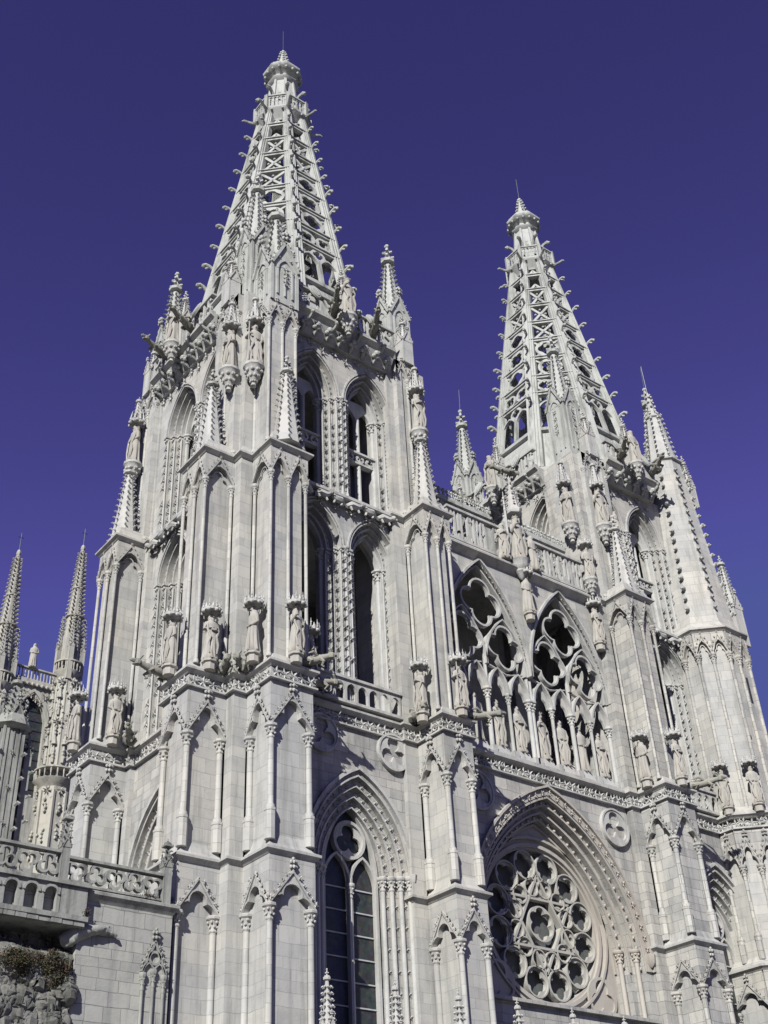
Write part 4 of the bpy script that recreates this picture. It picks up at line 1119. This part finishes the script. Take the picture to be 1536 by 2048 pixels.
    # balustrade below the rose
    m = M(); m.at(0, 0); m.box(-hb, hb, W-.2, W+.15, 14.2, 14.35); m.box(-hb, hb, W-.6, W-.1, 10, 14.2); link('sill_wall', m, ASHW, Nv)
def trefoil_n(n, a, h, u, z):
    t = trefoil(a, h, u, z); out = []
    for k in range(n):
        f = k/(n-1)*(len(t)-1); i = min(int(f), len(t)-2); g = f-i
        out.append((t[i][0]*(1-g)+t[i+1][0]*g, t[i][1]*(1-g)+t[i+1][1]*g))
    return out
nave()

# ------------------------------------------------------------------ low porch balustrade with pinnacles in the foreground
pb = empty('porch_balustrade', (3.6, -9.6, 0)); tag(pb, 'low porch parapet whose row of crocketed pinnacles cuts the bottom edge of the view', 'balustrade')
m = M(); m.at(0, 0); m.box(-8.5, 11, -1.2, .1, 0, 9.6)
parapet(m, m, -8.5, 11, 9.6, 10.7, 0); link('parapet', m, CARV, pb)
m = M(); pinnacle(m, 0, 0, .42, 9.6, 11.0, 12.75, 13.15, .085, True, 8, niche=False); pm0 = mk('pinnacle', m, CARV)
for k in range(7): link('pinnacle', pm0, None, pb, (-7.62+k*3.1, 0, 0))

# ------------------------------------------------------------------ chapel block at the lower left
cb = empty('chapel_block', (-10.25, -5.85, .08)); tag(cb, 'plain ashlar chapel block with a pierced trefoil parapet, left of the near tower', 'chapel', None)
m = M(); m.at(0, 0); m.box(-1.83, 1.88, -8, 0, 0, 15.25); m.box(-6, -1.82, -8, -.02, 14.2, 15.25); link('wall', m, OLDB, cb)
m = M(); m.course([(-6, 0), (1.88, 0), (1.88, 8)], 15.6, [(.2, 0), (.2, -.1), (.1, -.2), (.0, -.35), (-.5, -.35), (-.5, .12), (.0, .12)]); link('coping', m, OLD, cb)
m = M(); m.at(0, 0)
def pierced(m, u0, u1, z0, z1):
    m.box(u0, u1, -.12, .12, z0, z0+.08); m.box(u0, u1, -.16, .18, z1-.1, z1)
    h = (z1-z0-.18); n = max(1, round((u1-u0)/(h*.86))); w = (u1-u0)/n; zc = z0+.08+h/2
    for k in range(n):
        u = u0+w*(k+.5); up = k % 2
        m.strip(foil(3, h*.52, ph=pi/2 if up else -pi/2, u=u, z=zc, seg=8, e=.5, q=.5), foil(3, h*.37, ph=pi/2 if up else -pi/2, u=u, z=zc, seg=8, e=.52, q=.48), -.09, .1, True)
pierced(m, -2.5, 1.35, 15.7, 16.72); pierced(m, -6, -2.8, 15.78, 16.86)
link('pierced_parapet', m, OLD, cb)
for u, z0, zt in ((-2.65, 15.7, 18.4), (1.5, 15.7, 18.15)):
    m = M(); pinnacle(m, u, 0, .32, z0-.1, z0+1.3, zt-.25, zt, .085, True, 4, .26, niche=False); m.at(u, 0); m.box(-.18, .18, -.18, .18, zt-.34, zt-.26); link('pinnacle', m, OLD, cb)
m = M(); m.at(1.22, 0)   # relief of a small gabled niche on the wall
for u in (-.42, 0, .42): column(m, u, .05, 9.5, 13.0 if u else 13.15, .06)
hood(m, parch(.2, .35, 5, -.21, 13.05), .06, 0, .1); hood(m, parch(.2, .35, 5, .21, 13.05), .06, 0, .1)
m.strip(circ(.26, 18, 0, 13.62), circ(.17, 18, 0, 13.62), 0, .1, True)
gable(m, 0, .48, 13.1, 14.2, 0, .08, .1, .07, .22, .28); link('blind_niche', m, OLD, cb)

# nearer arcade, slab and block
ar = empty('arcaded_terrace', (-13.0, -6.15, .4)); tag(ar, 'weathered round-arched terrace arcade on a thick slab over the overgrown rock', 'terrace')
m = M(); m.at(0, 0)
m.box(-6, 1.05, -1.3, .2, 14.05, 14.22); m.box(-6, 1.0, -1.3, .1, 13.86, 14.05)
for q in range(16): m.box(-5.9+q*.43, -5.9+q*.43+.4, .1, .16+R.uniform(-.03, .03), 13.88, 14.04)
link('slab', m, OLD, ar)
m = M(); m.at(0, 0); m.box(.03, 1.02, -1.2, .02, 14.22, 15.25); link('end_block', m, OLD, ar)
m = M(); m.at(0, 0)
for k in range(8):
    c = -.36-.72*k; cur = [(c-.24+.24*(1-cos(pi*q/12)), 14.88+.24*sin(pi*q/12)) for q in range(13)]
    archplate(m, c-.36, c+.36, 15.27, cur, -.22, .02)
    m.box(c-.36, c-.24, -.22, .02, 14.22, 14.88); m.box(c+.24, c+.36, -.22, .02, 14.22, 14.88)
    hood(m, cur, .09, .0, .07)
link('arcade', m, OLD, ar)
m = M(); m.at(0, 0); m.box(-6, 1.1, -.4, .14, 15.27, 15.38); m.box(-6, 1.1, -.4, .06, 15.38, 15.47); m.box(-6, 1.0, -1.3, -1.2, 14.2, 15.27); link('coping', m, OLD, ar)
# spout of weathered stone at the slab's end
from mathutils import noise as mnoise
def rough(m, amp, f=3.0):
    out = []
    for v in m.v:
        p = Vector(v); n = mnoise.noise_vector(p*f)*amp+mnoise.noise_vector(p*f*3.1)*amp*.5; out.append((v[0]+n.x, v[1]+n.y, v[2]+n.z))
    m.v = out
m = M(); m.at(.85, .3)
ctl = [(-.35, -.3, 13.5, .26), (-.05, 0, 13.66, .27), (.25, .08, 13.84, .22), (.6, .1, 13.93, .19), (.95, .12, 13.97, .17), (1.2, .14, 13.93, .11), (1.42, .15, 13.86, .07), (1.5, .16, 13.8, .03)]
pts = []
for a_, b_ in zip(ctl, ctl[1:]):
    for q in range(5): pts.append(tuple(a_[i]+(b_[i]-a_[i])*q/5 for i in range(4)))
m.tube([p[:3] for p in pts], [p[3] for p in pts], 18); rough(m, .075, 4)
for q in range(70):
    t = R.uniform(-.1, 1.3); m.ball(t, .12+R.uniform(-.1, .12), 13.82+.12*t+R.uniform(.0, .16), R.uniform(.02, .05), 5, R.uniform(.6, 1.4))
link('waterspout', m, OLD, ar)

def rough_wall():
    me = bpy.data.meshes.new('rock'); bm = bmesh.new(); nx, nz = 170, 150
    from mathutils import noise as nz_
    vs = []
    for j in range(nz+1):
        for i in range(nx+1):
            x = -17+4.95*i/nx; z = 8+6.4*j/nz
            p = Vector((x*1.1, z*1.1, 0)); c = nz_.cell(Vector((x*2.3+.5*nz_.noise(p), z*3.1, 0)))*.18
            d = nz_.fractal(p*1.4, .9, 2.2, 7)*.3 + c + .16*abs(nz_.noise(p*5.3)) + .05*nz_.noise(p*17) - max(0, z-13.7)*.5
            e = 0
            t_ = min(1, max(0, (z-13.0-.25*nz_.noise(p*1.3))/.8)); e = t_*t_*(3-2*t_)*1.15
            vs.append(bm.verts.new((x+.1*nz_.noise(p*1.7), -5.62-d*.7+e, z)))
    for j in range(nz):
        for i in range(nx):
            a = j*(nx+1)+i; bm.faces.new((vs[a], vs[a+1], vs[a+nx+2], vs[a+nx+1]))
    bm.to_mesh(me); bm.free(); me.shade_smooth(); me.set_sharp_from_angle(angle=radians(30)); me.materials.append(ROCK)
    o = bpy.data.objects.new('rubble_wall', me); COL.objects.link(o)
    m2 = o.modifiers.new('thick', 'SOLIDIFY'); m2.thickness = -.3; m2.offset = -1
    return o
tag(rough_wall(), 'rough pale rubble wall patched with moss below the terrace slab', 'wall')
def shrub(x, y, z, rx, ry, rz, n, label, s=.07, seed=0, twigs=30):
    r = random.Random(seed); m = M(); cl = [(r.gauss(0, .45), r.gauss(0, .45), r.gauss(0, .4), r.uniform(.25, .5)) for _ in range(18)]
    for k in range(n):
        c = r.choice(cl); p = [c[q]+r.gauss(0, c[3]*.55) for q in range(3)]
        if p[0]**2+p[1]**2+p[2]**2 > 1.5: continue
        X, Y, Z = p[0]*rx, p[1]*ry, p[2]*rz; a = Vector((r.gauss(0, 1), r.gauss(0, 1), r.gauss(0, 1))).normalized()*s; b = a.cross(Vector((r.gauss(0, 1), r.gauss(0, 1), r.gauss(0, 1)))).normalized()*s*.45
        i = len(m.v); m.v += [(X-a.x, Y-a.y, Z-a.z), (X+b.x, Y+b.y, Z+b.z), (X+a.x, Y+a.y, Z+a.z), (X-b.x, Y-b.y, Z-b.z)]; m.f.append((i, i+1, i+2, i+3))
    me = bpy.data.meshes.new('foliage'); me.from_pydata(m.v, [], m.f); me.materials.append(LEAF)
    E_ = empty('shrub', (x, y, z)); tag(E_, label, 'shrub', 'scrub growing out of the old masonry'); link('foliage', me, None, E_)
    w = M(); w.at(0, 0)
    for k in range(twigs):
        c = r.choice(cl); w.tube([(0, 0, -rz*.9), (c[0]*rx*.5, -c[1]*ry*.5, -rz*.2), (c[0]*rx, -c[1]*ry, c[2]*rz+r.uniform(0, .2))], [.025, .015, .006], 4)
    link('stems', w, plain_twig, E_); return E_
plain_twig = plain('twig', (.1, .07, .045), .9)
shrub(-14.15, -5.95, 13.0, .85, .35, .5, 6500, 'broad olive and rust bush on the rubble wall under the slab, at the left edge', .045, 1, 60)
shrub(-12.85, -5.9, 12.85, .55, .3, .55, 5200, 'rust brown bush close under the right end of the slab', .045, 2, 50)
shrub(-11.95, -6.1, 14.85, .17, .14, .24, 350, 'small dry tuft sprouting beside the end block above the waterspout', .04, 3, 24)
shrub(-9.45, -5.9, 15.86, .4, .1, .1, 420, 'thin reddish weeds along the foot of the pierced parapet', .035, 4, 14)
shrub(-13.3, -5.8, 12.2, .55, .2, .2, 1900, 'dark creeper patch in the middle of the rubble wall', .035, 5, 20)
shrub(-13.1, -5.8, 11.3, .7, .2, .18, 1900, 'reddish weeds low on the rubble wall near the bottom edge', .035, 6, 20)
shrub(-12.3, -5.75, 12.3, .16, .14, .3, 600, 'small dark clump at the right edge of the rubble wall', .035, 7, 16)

# ------------------------------------------------------------------ distant crossing lantern
def balcony(m, r, z):
    m.lathe(0, 0, [(r*.72, z-.9), (r*.85, z-.5), (r*1.06, z-.1), (r*1.08, z), (r*.9, z)], 16)
    for k in range(20): a = 2*pi*k/20; m.lathe(r*cos(a), r*sin(a), [(.07, z), (.05, z+.3), (.09, z+.6), (.06, z+.95)], 5)
    T_ = 20; m2 = [(r+.12, z+.95), (r+.12, z+1.12)]
    i = len(m.v)
    m.lathe(0, 0, [(r-.1, z+.95), (r+.14, z+.95), (r+.14, z+1.1), (r-.1, z+1.1)], 20)
def lant_turret(par, x, y, sc_=1.0):
    T = empty('octagonal_turret', (x, y, 0)); T.parent = par
    b = M(); b.at(0, 0); b.lathe(0, 0, [(1.6, 30), (1.6, 47), (1.25, 47.2), (1.25, 58.6), (1.0, 59), (.95, 64.2)], 8, pi/8)
    balcony(b, 1.95, 47.8); balcony(b, 1.3, 59.6)
    for k in range(8):
        a = k*pi/4+pi/8; c, s_ = cos(a), sin(a)
        b.lathe(1.6*c, 1.6*s_, [(.2, 34), (.2, 46.6)], 5); b.lathe(1.22*c, 1.22*s_, [(.1, 48), (.1, 58.5)], 5)
        for z in (42, 44.5, 50, 52.5, 55, 57.2):
            r_ = 1.6 if z < 47 else 1.3
            for q in range(3): b.ball(r_*cos(a+.39)+R.uniform(-.1, .1), r_*sin(a+.39)+R.uniform(-.1, .1), z+q*.35, .17, 5)
        for q in range(26):
            z = R.uniform(48.5, 58.5) if q % 2 else R.uniform(36, 46.5); r_ = 1.28 if q % 2 else 1.62; e = a+R.uniform(-.12, .12)+(.0 if q % 3 else .39)
            b.ball(r_*cos(e), r_*sin(e), z, R.uniform(.08, .17), 5, R.uniform(.7, 1.6))
        for z in (49.5, 54.5):
            c2, s2 = cos(a+.39), sin(a+.39); b.lathe(1.25*c2, 1.25*s2, [(.16, z), (.2, z+.2), (.17, z+1.1), (.2, z+1.3), (.1, z+1.5), (.1, z+1.75)], 6); b.lathe(1.3*c2, 1.3*s2, [(.3, z+1.85), (.25, z+2.1), (.03, z+3)], 6)
        b.at(0, 0, k*pi/4)
        for z in (40.5, 46.6, 53.8, 58.2): b.leaf(0, 1.35 if z > 47 else 1.55, z, .45, k, 6); b.ball(.3, 1.3 if z > 47 else 1.5, z, .18, 5)
        b.at(0, 0)
    o = link('shaft', b, LANT, T)
    for k in range(4):
        s = M(); a = k*pi/2+pi/8; pinnacle(s, 1.15*cos(a), -1.15*sin(a), .5, 58.5, 62.2, 65.5, 66.3, .12, True, 4, .4, niche=False); link('small_pinnacle', s, LANT, T)
    s = M(); s.at(0, 0)
    z = 64; r_ = .98
    for st, (z1, r1, r2) in enumerate(((66.2, .95, .85), (69.8, .8, .5), (72.4, .5, .33), (74.6, .33, .2))):
        s.lathe(0, 0, [(r1, z), (r2, z1-.1)], 8); s.lathe(0, 0, [(r2*1.25, z1-.12), (r2*1.3, z1), (r2, z1+.05)], 8)
        k = z+.25
        while k < z1-.2:
            rr = r1+(r2-r1)*(k-z)/(z1-z)
            for q in range(8):
                a = q*pi/4; s.tube([(rr*.9*cos(a), rr*.9*sin(a), k-.12), ((rr+.16)*cos(a), (rr+.16)*sin(a), k+.1), ((rr+.3)*cos(a), (rr+.3)*sin(a), k)], [.08, .1, .09], 4)
            k += .5
        z = z1
    s.ball(0, 0, 75.0, .26, 6, 1.8); link('spirelet', s, LANT, T)
    c = M(); c.at(0, 0); c.tube([(0, 0, 75), (0, 0, 77.6)], .035, 4); c.tube([(-.3, 0, 77.0), (.3, 0, 77.0)], .035, 4); link('iron_cross', c, IRON, T)
    return T
La = empty('lantern_tower', (9.3, 62, 0)); tag(La, 'distant richly carved crossing lantern with round turrets and balconies, left of the near tower', 'tower')
lant_turret(La, 3.2, -4); t2 = lant_turret(La, -3.75, -4); t2.location.z = -3.2
m = M(); m.at(0, 0)
m.box(-4, 4, -6, 3.9, 20, 46); archplate(m, -4, 4, 57.5, parch(1.5, 3.2, 8, -.0, 53.4), 3.2, 3.8)
m.box(-4, -1.5, 3.2, 3.8, 46, 53.4); m.box(1.5, 4, 3.2, 3.8, 46, 53.4); m.box(-4, 4, 3.0, 4.1, 57.4, 58.0); m.box(-9, -4, -2, 2.5, 20, 57.4); m.box(4, 9, -6, 2.5, 20, 57.4); m.box(-4, 4, -6, -5, 46, 57.4)
hood(m, parch(1.6, 3.4, 8, 0, 53.4), .3, 3.7, 4.0)
for k in range(16): m.ball(-3.8+.5*k, 4.05, 57.5, .2, 5); m.leaf(-3.8+.5*k, 3.85, 56.2+R.uniform(-.5, .5), .4, k, 6)
for e in (-1, 1):
    for z in range(46, 54): m.leaf(e*1.8, 3.85, z, .35, z, 6); m.ball(e*2.3, 3.85, z+.5, .2, 5)
link('wall', m, LANT, La)
m = M(); m.at(0, 0); m.box(-1.5, 1.5, 3.2, 3.3, 46, 56.6); link('glass', m, GLASS, La)
m = M(); m.at(0, 0)
for z in range(46, 57): m.box(-1.5, 1.5, 3.32, 3.36, z-.04, z+.04)
link('window_bars', m, IRON, La)
m = M(); m.at(0, 0); m.box(-3.2, 3.2, 3.6, 3.9, 58, 58.1); m.box(-3.2, 3.2, 3.6, 3.95, 59.2, 59.35)
for k in range(20): m.lathe(-3.1+.33*k, 3.75, [(.09, 58.1), (.06, 58.6), (.09, 59.2)], 5)
link('balustrade', m, LANT, La)
# pinnacled pier in front of the lantern
pp = empty('pinnacled_pier', (1.0, 40, 0)); tag(pp, 'greenish crocketed buttress pier in front of the distant lantern, at the left edge', 'buttress')
m = M(); pinnacle(m, 0, 0, 1.7, 20, 43.5, 47.4, 48.3, .22, True, 4, .55); m.at(0, 0); m.lathe(0, 0, [(1.2, 43.2), (1.6, 43.5), (1.2, 44.4)], 8)
for x in (-1.6, 1.6):
    pinnacle(m, x, 0, .55, 20, 41.5, 43.4, 44.2, .16, True, 4, .5, niche=False)
    m.at(x, 0)
    for z in range(26, 42, 2):
        for q in range(4): a = q*pi/2+pi/4; m.tube([(.35*cos(a), .35*sin(a), z), (.6*cos(a), .6*sin(a), z+.2), (.75*cos(a), .75*sin(a), z+.1)], [.1, .13, .1], 4)
for z in range(25, 43, 2):
    m.at(0, 0)
    for q in range(4): a = q*pi/2+pi/4; m.tube([(1.15*cos(a), 1.15*sin(a), z), (1.4*cos(a), 1.4*sin(a), z+.25), (1.6*cos(a), 1.6*sin(a), z+.1)], [.12, .16, .12], 4)
link('shaft', m, OLD, pp)

# ------------------------------------------------------------------ statues, each a thing of its own
SG = 'apostle statues on the tower ledges'
def ledge_statue(x, y, z, th, v, label, can=True, s=.9, ped=.12, cor=False, tc=False, par=None, group=SG):
    o = statue(x, y, z, th, v, label, group, s)
    par = par or T1
    px = par.location.x
    if can:
        c = link('canopy', TCAN if tc else CANO, None, par, (x-px, y, z+2.72*s), th); c.scale = (s, s, s)
    if cor: c = link('corbel', CORB, None, par, (x-px, y, z), th); c.scale = (s, s, s)
    elif ped:
        m = M(); m.at(x-px, y, th); m.lathe(0, 0, [(.27, z-ped-.34), (.27, z-.14), (.36, z-.1), (.36, z)], 8); link('pedestal', m, FIG, par)
    return o
zb = 26.32
# statues on the first ledge: near corner piers A (side) and B (front)
ledge_statue(-8.55, -4.62, zb, -pi/2, 1, 'worn robed figure on the end face of the near tower side buttress, above a gargoyle')
ledge_statue(-7.35, -5.95, zb, 0, 0, 'bearded figure holding a book, left of the plain corner pier of the near tower')
ledge_statue(-5.98, -7.25, zb+.2, -pi/2, 3, 'hooded figure seen from the side, right of the plain corner pier of the near tower')
ledge_statue(-4.6, -8.5, zb, .2, 2, 'crowned figure with raised hand on the front face of the near tower buttress')
ledge_statue(-3.1, -7.4, zb-.35, pi/2-.5, 5, 'shaded figure at the right corner of the front buttress, beside the tall belfry opening')
ledge_statue(-8.6, 4.62, zb, -pi/2, 4, 'leftmost ledge figure, thin and worn, on the far side buttress of the near tower')
ledge_statue(-7.35, 3.0, zb, 0, 1, 'figure in a belted robe casting a long shadow, second from the left on the ledge')
ledge_statue(3.3, -7.3, zb-.2, -pi/2, 5, 'praying figure left of the buttress that separates the near tower from the rose window bay')
ledge_statue(4.75, -8.45, zb, 0, 4, 'figure beside a crocketed spirelet on the front of the buttress left of the king gallery')
ledge_statue(24.68-5.95, -7.3, zb, -pi/2, 3, 'slim figure on the side of the buttress right of the king gallery', par=T2)
ledge_statue(24.68-4.5, -8.45, zb, 0, 0, 'broad figure on the front of the buttress right of the king gallery', par=T2)
for k, (an, v, lb) in enumerate(((-pi/2+.39, 5, 'hunched figure at the left of the row round the foot of the octagonal stair turret'), (-.39-.2, 1, 'middle figure of the row at the foot of the octagonal stair turret'),
                                 (.25, 0, 'figure cut by the right edge of the view, at the foot of the stair turret'))):
    x, y = Wxy(an, 0, 2.85); ledge_statue(28.43+x, -5.95+y, zb, an, v, lb, par=T2)
# upper statues on corbels
for par, px, nm in ((T1, 0, 'near'), (T2, 24.68, 'far')):
    ledge_statue(px-6.75, -5.55, 43.6, -pi/2, 0, 'pale figure on a carved corbel high on the left face of the %s tower corner' % nm, cor=True, tc=True, par=par, s=1.12)
    ledge_statue(px-(5.95 if px == 0 else 4.95), -6.65, 43.5, -.2, 2 if px else 4, 'figure on a carved corbel high on the front face of the %s tower corner' % nm, cor=True, tc=True, par=par, s=1.12)
ledge_statue(4.75, -6.95, 43.9, 0, 5, 'figure on a corbel high on the right corner of the near tower', cor=True, tc=True, s=1.1)
ledge_statue(-6.95, 4.6, 43.9, -pi/2, 1, 'figure on a corbel high on the far left corner of the near tower', cor=True, tc=True, s=1.1)
ledge_statue(24.68-3.9, -6.85, 43.4, 0, 3, 'small figure beside the front corner statue of the far tower', can=False, cor=True, par=T2, s=.6)
# parapet figures
ledge_statue(-.2, -7.25, 49.75, 0, 2, 'robed figure standing before the top parapet of the near tower, above the belfry arches', can=False, cor=True, s=1.15)
ledge_statue(-7.2, .3, 49.75, -pi/2, 5, 'figure before the top parapet on the left side of the near tower', can=False, cor=True, s=1.1)
ledge_statue(24.68-7.2, .3, 49.75, -pi/2, 0, 'figure before the top parapet on the left side of the far tower', can=False, cor=True, s=1.1, par=T2)
ledge_statue(23.6, -7.2, 49.75, 0, 1, 'figure before the top parapet on the front of the far tower', can=False, cor=True, s=1.1, par=T2)
# nave: kings, Virgin group, spandrel figures
KG = 'king figures in the traceried gallery'
kl = ['first king from the left, deep in the shadow of the buttress', 'second king from the left in the gallery, broad and cloaked', 'third king from the left in the gallery, slender', 'fourth king from the left, beside the central double column',
      'fifth king, right of the central double column, crowned and lit', 'sixth king from the left, with folded arms', 'seventh king from the left, hooded', 'last king at the right end of the gallery, in pleated robe']
for k in range(8):
    u = (-1 if k < 4 else 1)*3.05-2.94+(k % 4+.5)*1.47
    statue(NX+u, -5.3, 26.75, R.uniform(-.3, .2), (1, 3, 5, 0, 2, 1, 3, 0)[k], kl[k], KG, 1.06)
NVo = [o for o in bpy.data.objects if o.name == 'rose_facade'][0]
ledge_statue(NX+.25, -6.2, 35.1, 0, 3, 'slim figure in the spandrel between the two gallery arches', s=.95, par=NVo, cor=False)
ledge_statue(NX+5.75, -6.2, 34.9, 0, 0, 'worn figure in the right spandrel of the gallery, under a dark canopy', s=.95, par=NVo)
statue(NX, -6.2, 38.4, 0, 2, 'crowned Virgin figure in the tabernacle at the middle of the lettered parapet', 'figures of the Virgin group', 1.2)
statue(NX-1.15, -6.15, 38.2, -.3, 5, 'kneeling-height angel left of the crowned Virgin', 'figures of the Virgin group', .95)
statue(NX+1.15, -6.15, 38.2, .3, 3, 'small angel right of the crowned Virgin', 'figures of the Virgin group', .95)
ledge_statue(NX+5.5, -6.5, 39.0, -.3, 1, 'small figure on a bulky corbel at the right end of the lettered parapet', can=True, cor=True, s=.9, par=NVo)
statue(8.7, 58.0, 59.3, -.3, 3, 'pale figure alone on the far balustrade between the two distant turrets', 'carved stone figures on the facade', 1.05)

# gargoyles
for x, y, z, th, v in ((-8.1, -3.9, 26.25, -pi/2, 0), (-6.65, -5.9, 26.1, -.3, 2), (-5.9, -6.6, 26.1, -pi/2+.4, 2), (-3.9, -8.2, 26.3, .95, 1), (-3.2, -6.9, 26.15, pi/2-.15, 0), (-6.6, 2.6, 26.1, -.6, 1),
                       (3.4, -6.5, 26.15, -.2, 1), (5.4, -8.0, 26.2, 1.1, 0), (-.9, -6.9, 50.0, -.5, 0), (1.9, -6.9, 49.9, -.5, 0), (-6.9, 1.6, 50, -1.3, 0), (-6.9, -1.2, 50, -1.2, 0)):
    gargoyle(T1, x, y, z, th, v)
for x, y, z, th, v in ((-3.4, -8.1, 26.2, .7, 0), (-6.9, 2.6, 50, -pi/2, 0), (-6.9, -1.6, 50, -1.9, 0), (-2.2, -6.9, 50, -.6, 0), (.9, -6.9, 50, -.4, 0)):
    gargoyle(T2, x, y, z, th, v)

# ------------------------------------------------------------------ ground, nave body behind
g = M(); g.v = [(-3000, -3000, 0), (3000, -3000, 0), (3000, 3000, 0), (-3000, 3000, 0)]; g.f = [(0, 1, 2, 3)]
tag(link('ground', g.mesh('ground'), plain('paving', (.12, .115, .105), .9)), kind='structure')
nb = M(); nb.at(NX, 6.0); nb.box(-5, 5, -50, 0, 0, 29); nb.prism([(-5.3, 29), (5.3, 29), (0, 33)], -50, 0)
tag(link('church_nave_block', nb, OLDB), 'long plain nave building running back between the towers', 'church nave')

# ------------------------------------------------------------------ camera (solved from the photograph)
X, Y, yaw, pitch, roll, f, px, py = -29.916, -45.828, -.671, .607, -.043, 2390.88, -29.0, 26.4
X, Y, yaw, pitch, roll, f, px, py = (-29.916006, -45.827697, -0.67069, 0.607333, -0.043393, 2390.875723, -29.009029, 26.395038)
fwd = Vector((-sin(yaw)*cos(pitch), cos(yaw)*cos(pitch), sin(pitch))); rt = Vector((cos(yaw), sin(yaw), 0)); up = rt.cross(fwd)
r2 = rt*cos(roll)+up*sin(roll); u2 = -rt*sin(roll)+up*cos(roll)
cam = bpy.data.cameras.new('camera'); co = bpy.data.objects.new('camera', cam); COL.objects.link(co); sc.camera = co
mw = Matrix((r2, u2, -fwd)).transposed().to_4x4(); mw.translation = Vector((X, Y, 1.6)); co.matrix_world = mw
cam.sensor_fit = 'VERTICAL'; cam.sensor_height = 32; cam.lens = f*32/2048
cam.shift_x = -px/2048; cam.shift_y = py/2048; cam.clip_end = 20000; cam.clip_start = .1

# ------------------------------------------------------------------ daylight
sd = Vector((1.4, 1.0, -1.1)).normalized()      # direction the light travels
L = bpy.data.lights.new('sun', 'SUN'); L.energy = 5.0; L.angle = radians(.5); L.color = (1, .985, .93)
so = bpy.data.objects.new('sun', L); COL.objects.link(so); so.rotation_euler = sd.to_track_quat('-Z', 'Y').to_euler()
el = math.asin(-sd.z); az = atan2(-sd.x, -sd.y)      # azimuth measured from +Y towards +X
w = bpy.data.worlds.new('World'); sc.world = w; w.use_nodes = True; nt = w.node_tree
sk = nt.nodes.new('ShaderNodeTexSky'); sk.sky_type = 'NISHITA'; sk.sun_disc = False; sk.sun_elevation = el; sk.sun_rotation = az
sk.air_density = 1.0; sk.dust_density = .2; sk.ozone_density = 3.0; sk.altitude = 900
bg = nt.nodes['Background']; bg.inputs[1].default_value = .046
mx = nt.nodes.new('ShaderNodeMix'); mx.data_type = 'RGBA'; mx.blend_type = 'MULTIPLY'; mx.inputs[0].default_value = 1
gm = nt.nodes.new('ShaderNodeGamma'); gm.inputs[1].default_value = 1.6
nt.links.new(sk.outputs[0], gm.inputs[0]); nt.links.new(gm.outputs[0], mx.inputs[6]); mx.inputs[7].default_value = (1.47*1.15**1.6, 1.17*.71**1.6, .46*1.62**1.6, 1)
dk = nt.nodes.new('ShaderNodeMix'); dk.data_type = 'RGBA'; dk.blend_type = 'DARKEN'; dk.inputs[0].default_value = 1
nt.links.new(mx.outputs[2], dk.inputs[6]); dk.inputs[7].default_value = (1.4, 1.75, 5.9, 1)
nt.links.new(dk.outputs[2], bg.inputs[0])
sc.view_settings.view_transform = 'Standard'; sc.view_settings.look = 'None'; sc.view_settings.exposure = .28
sc.render.engine = 'CYCLES'; sc.cycles.max_bounces = 6; sc.cycles.diffuse_bounces = 1
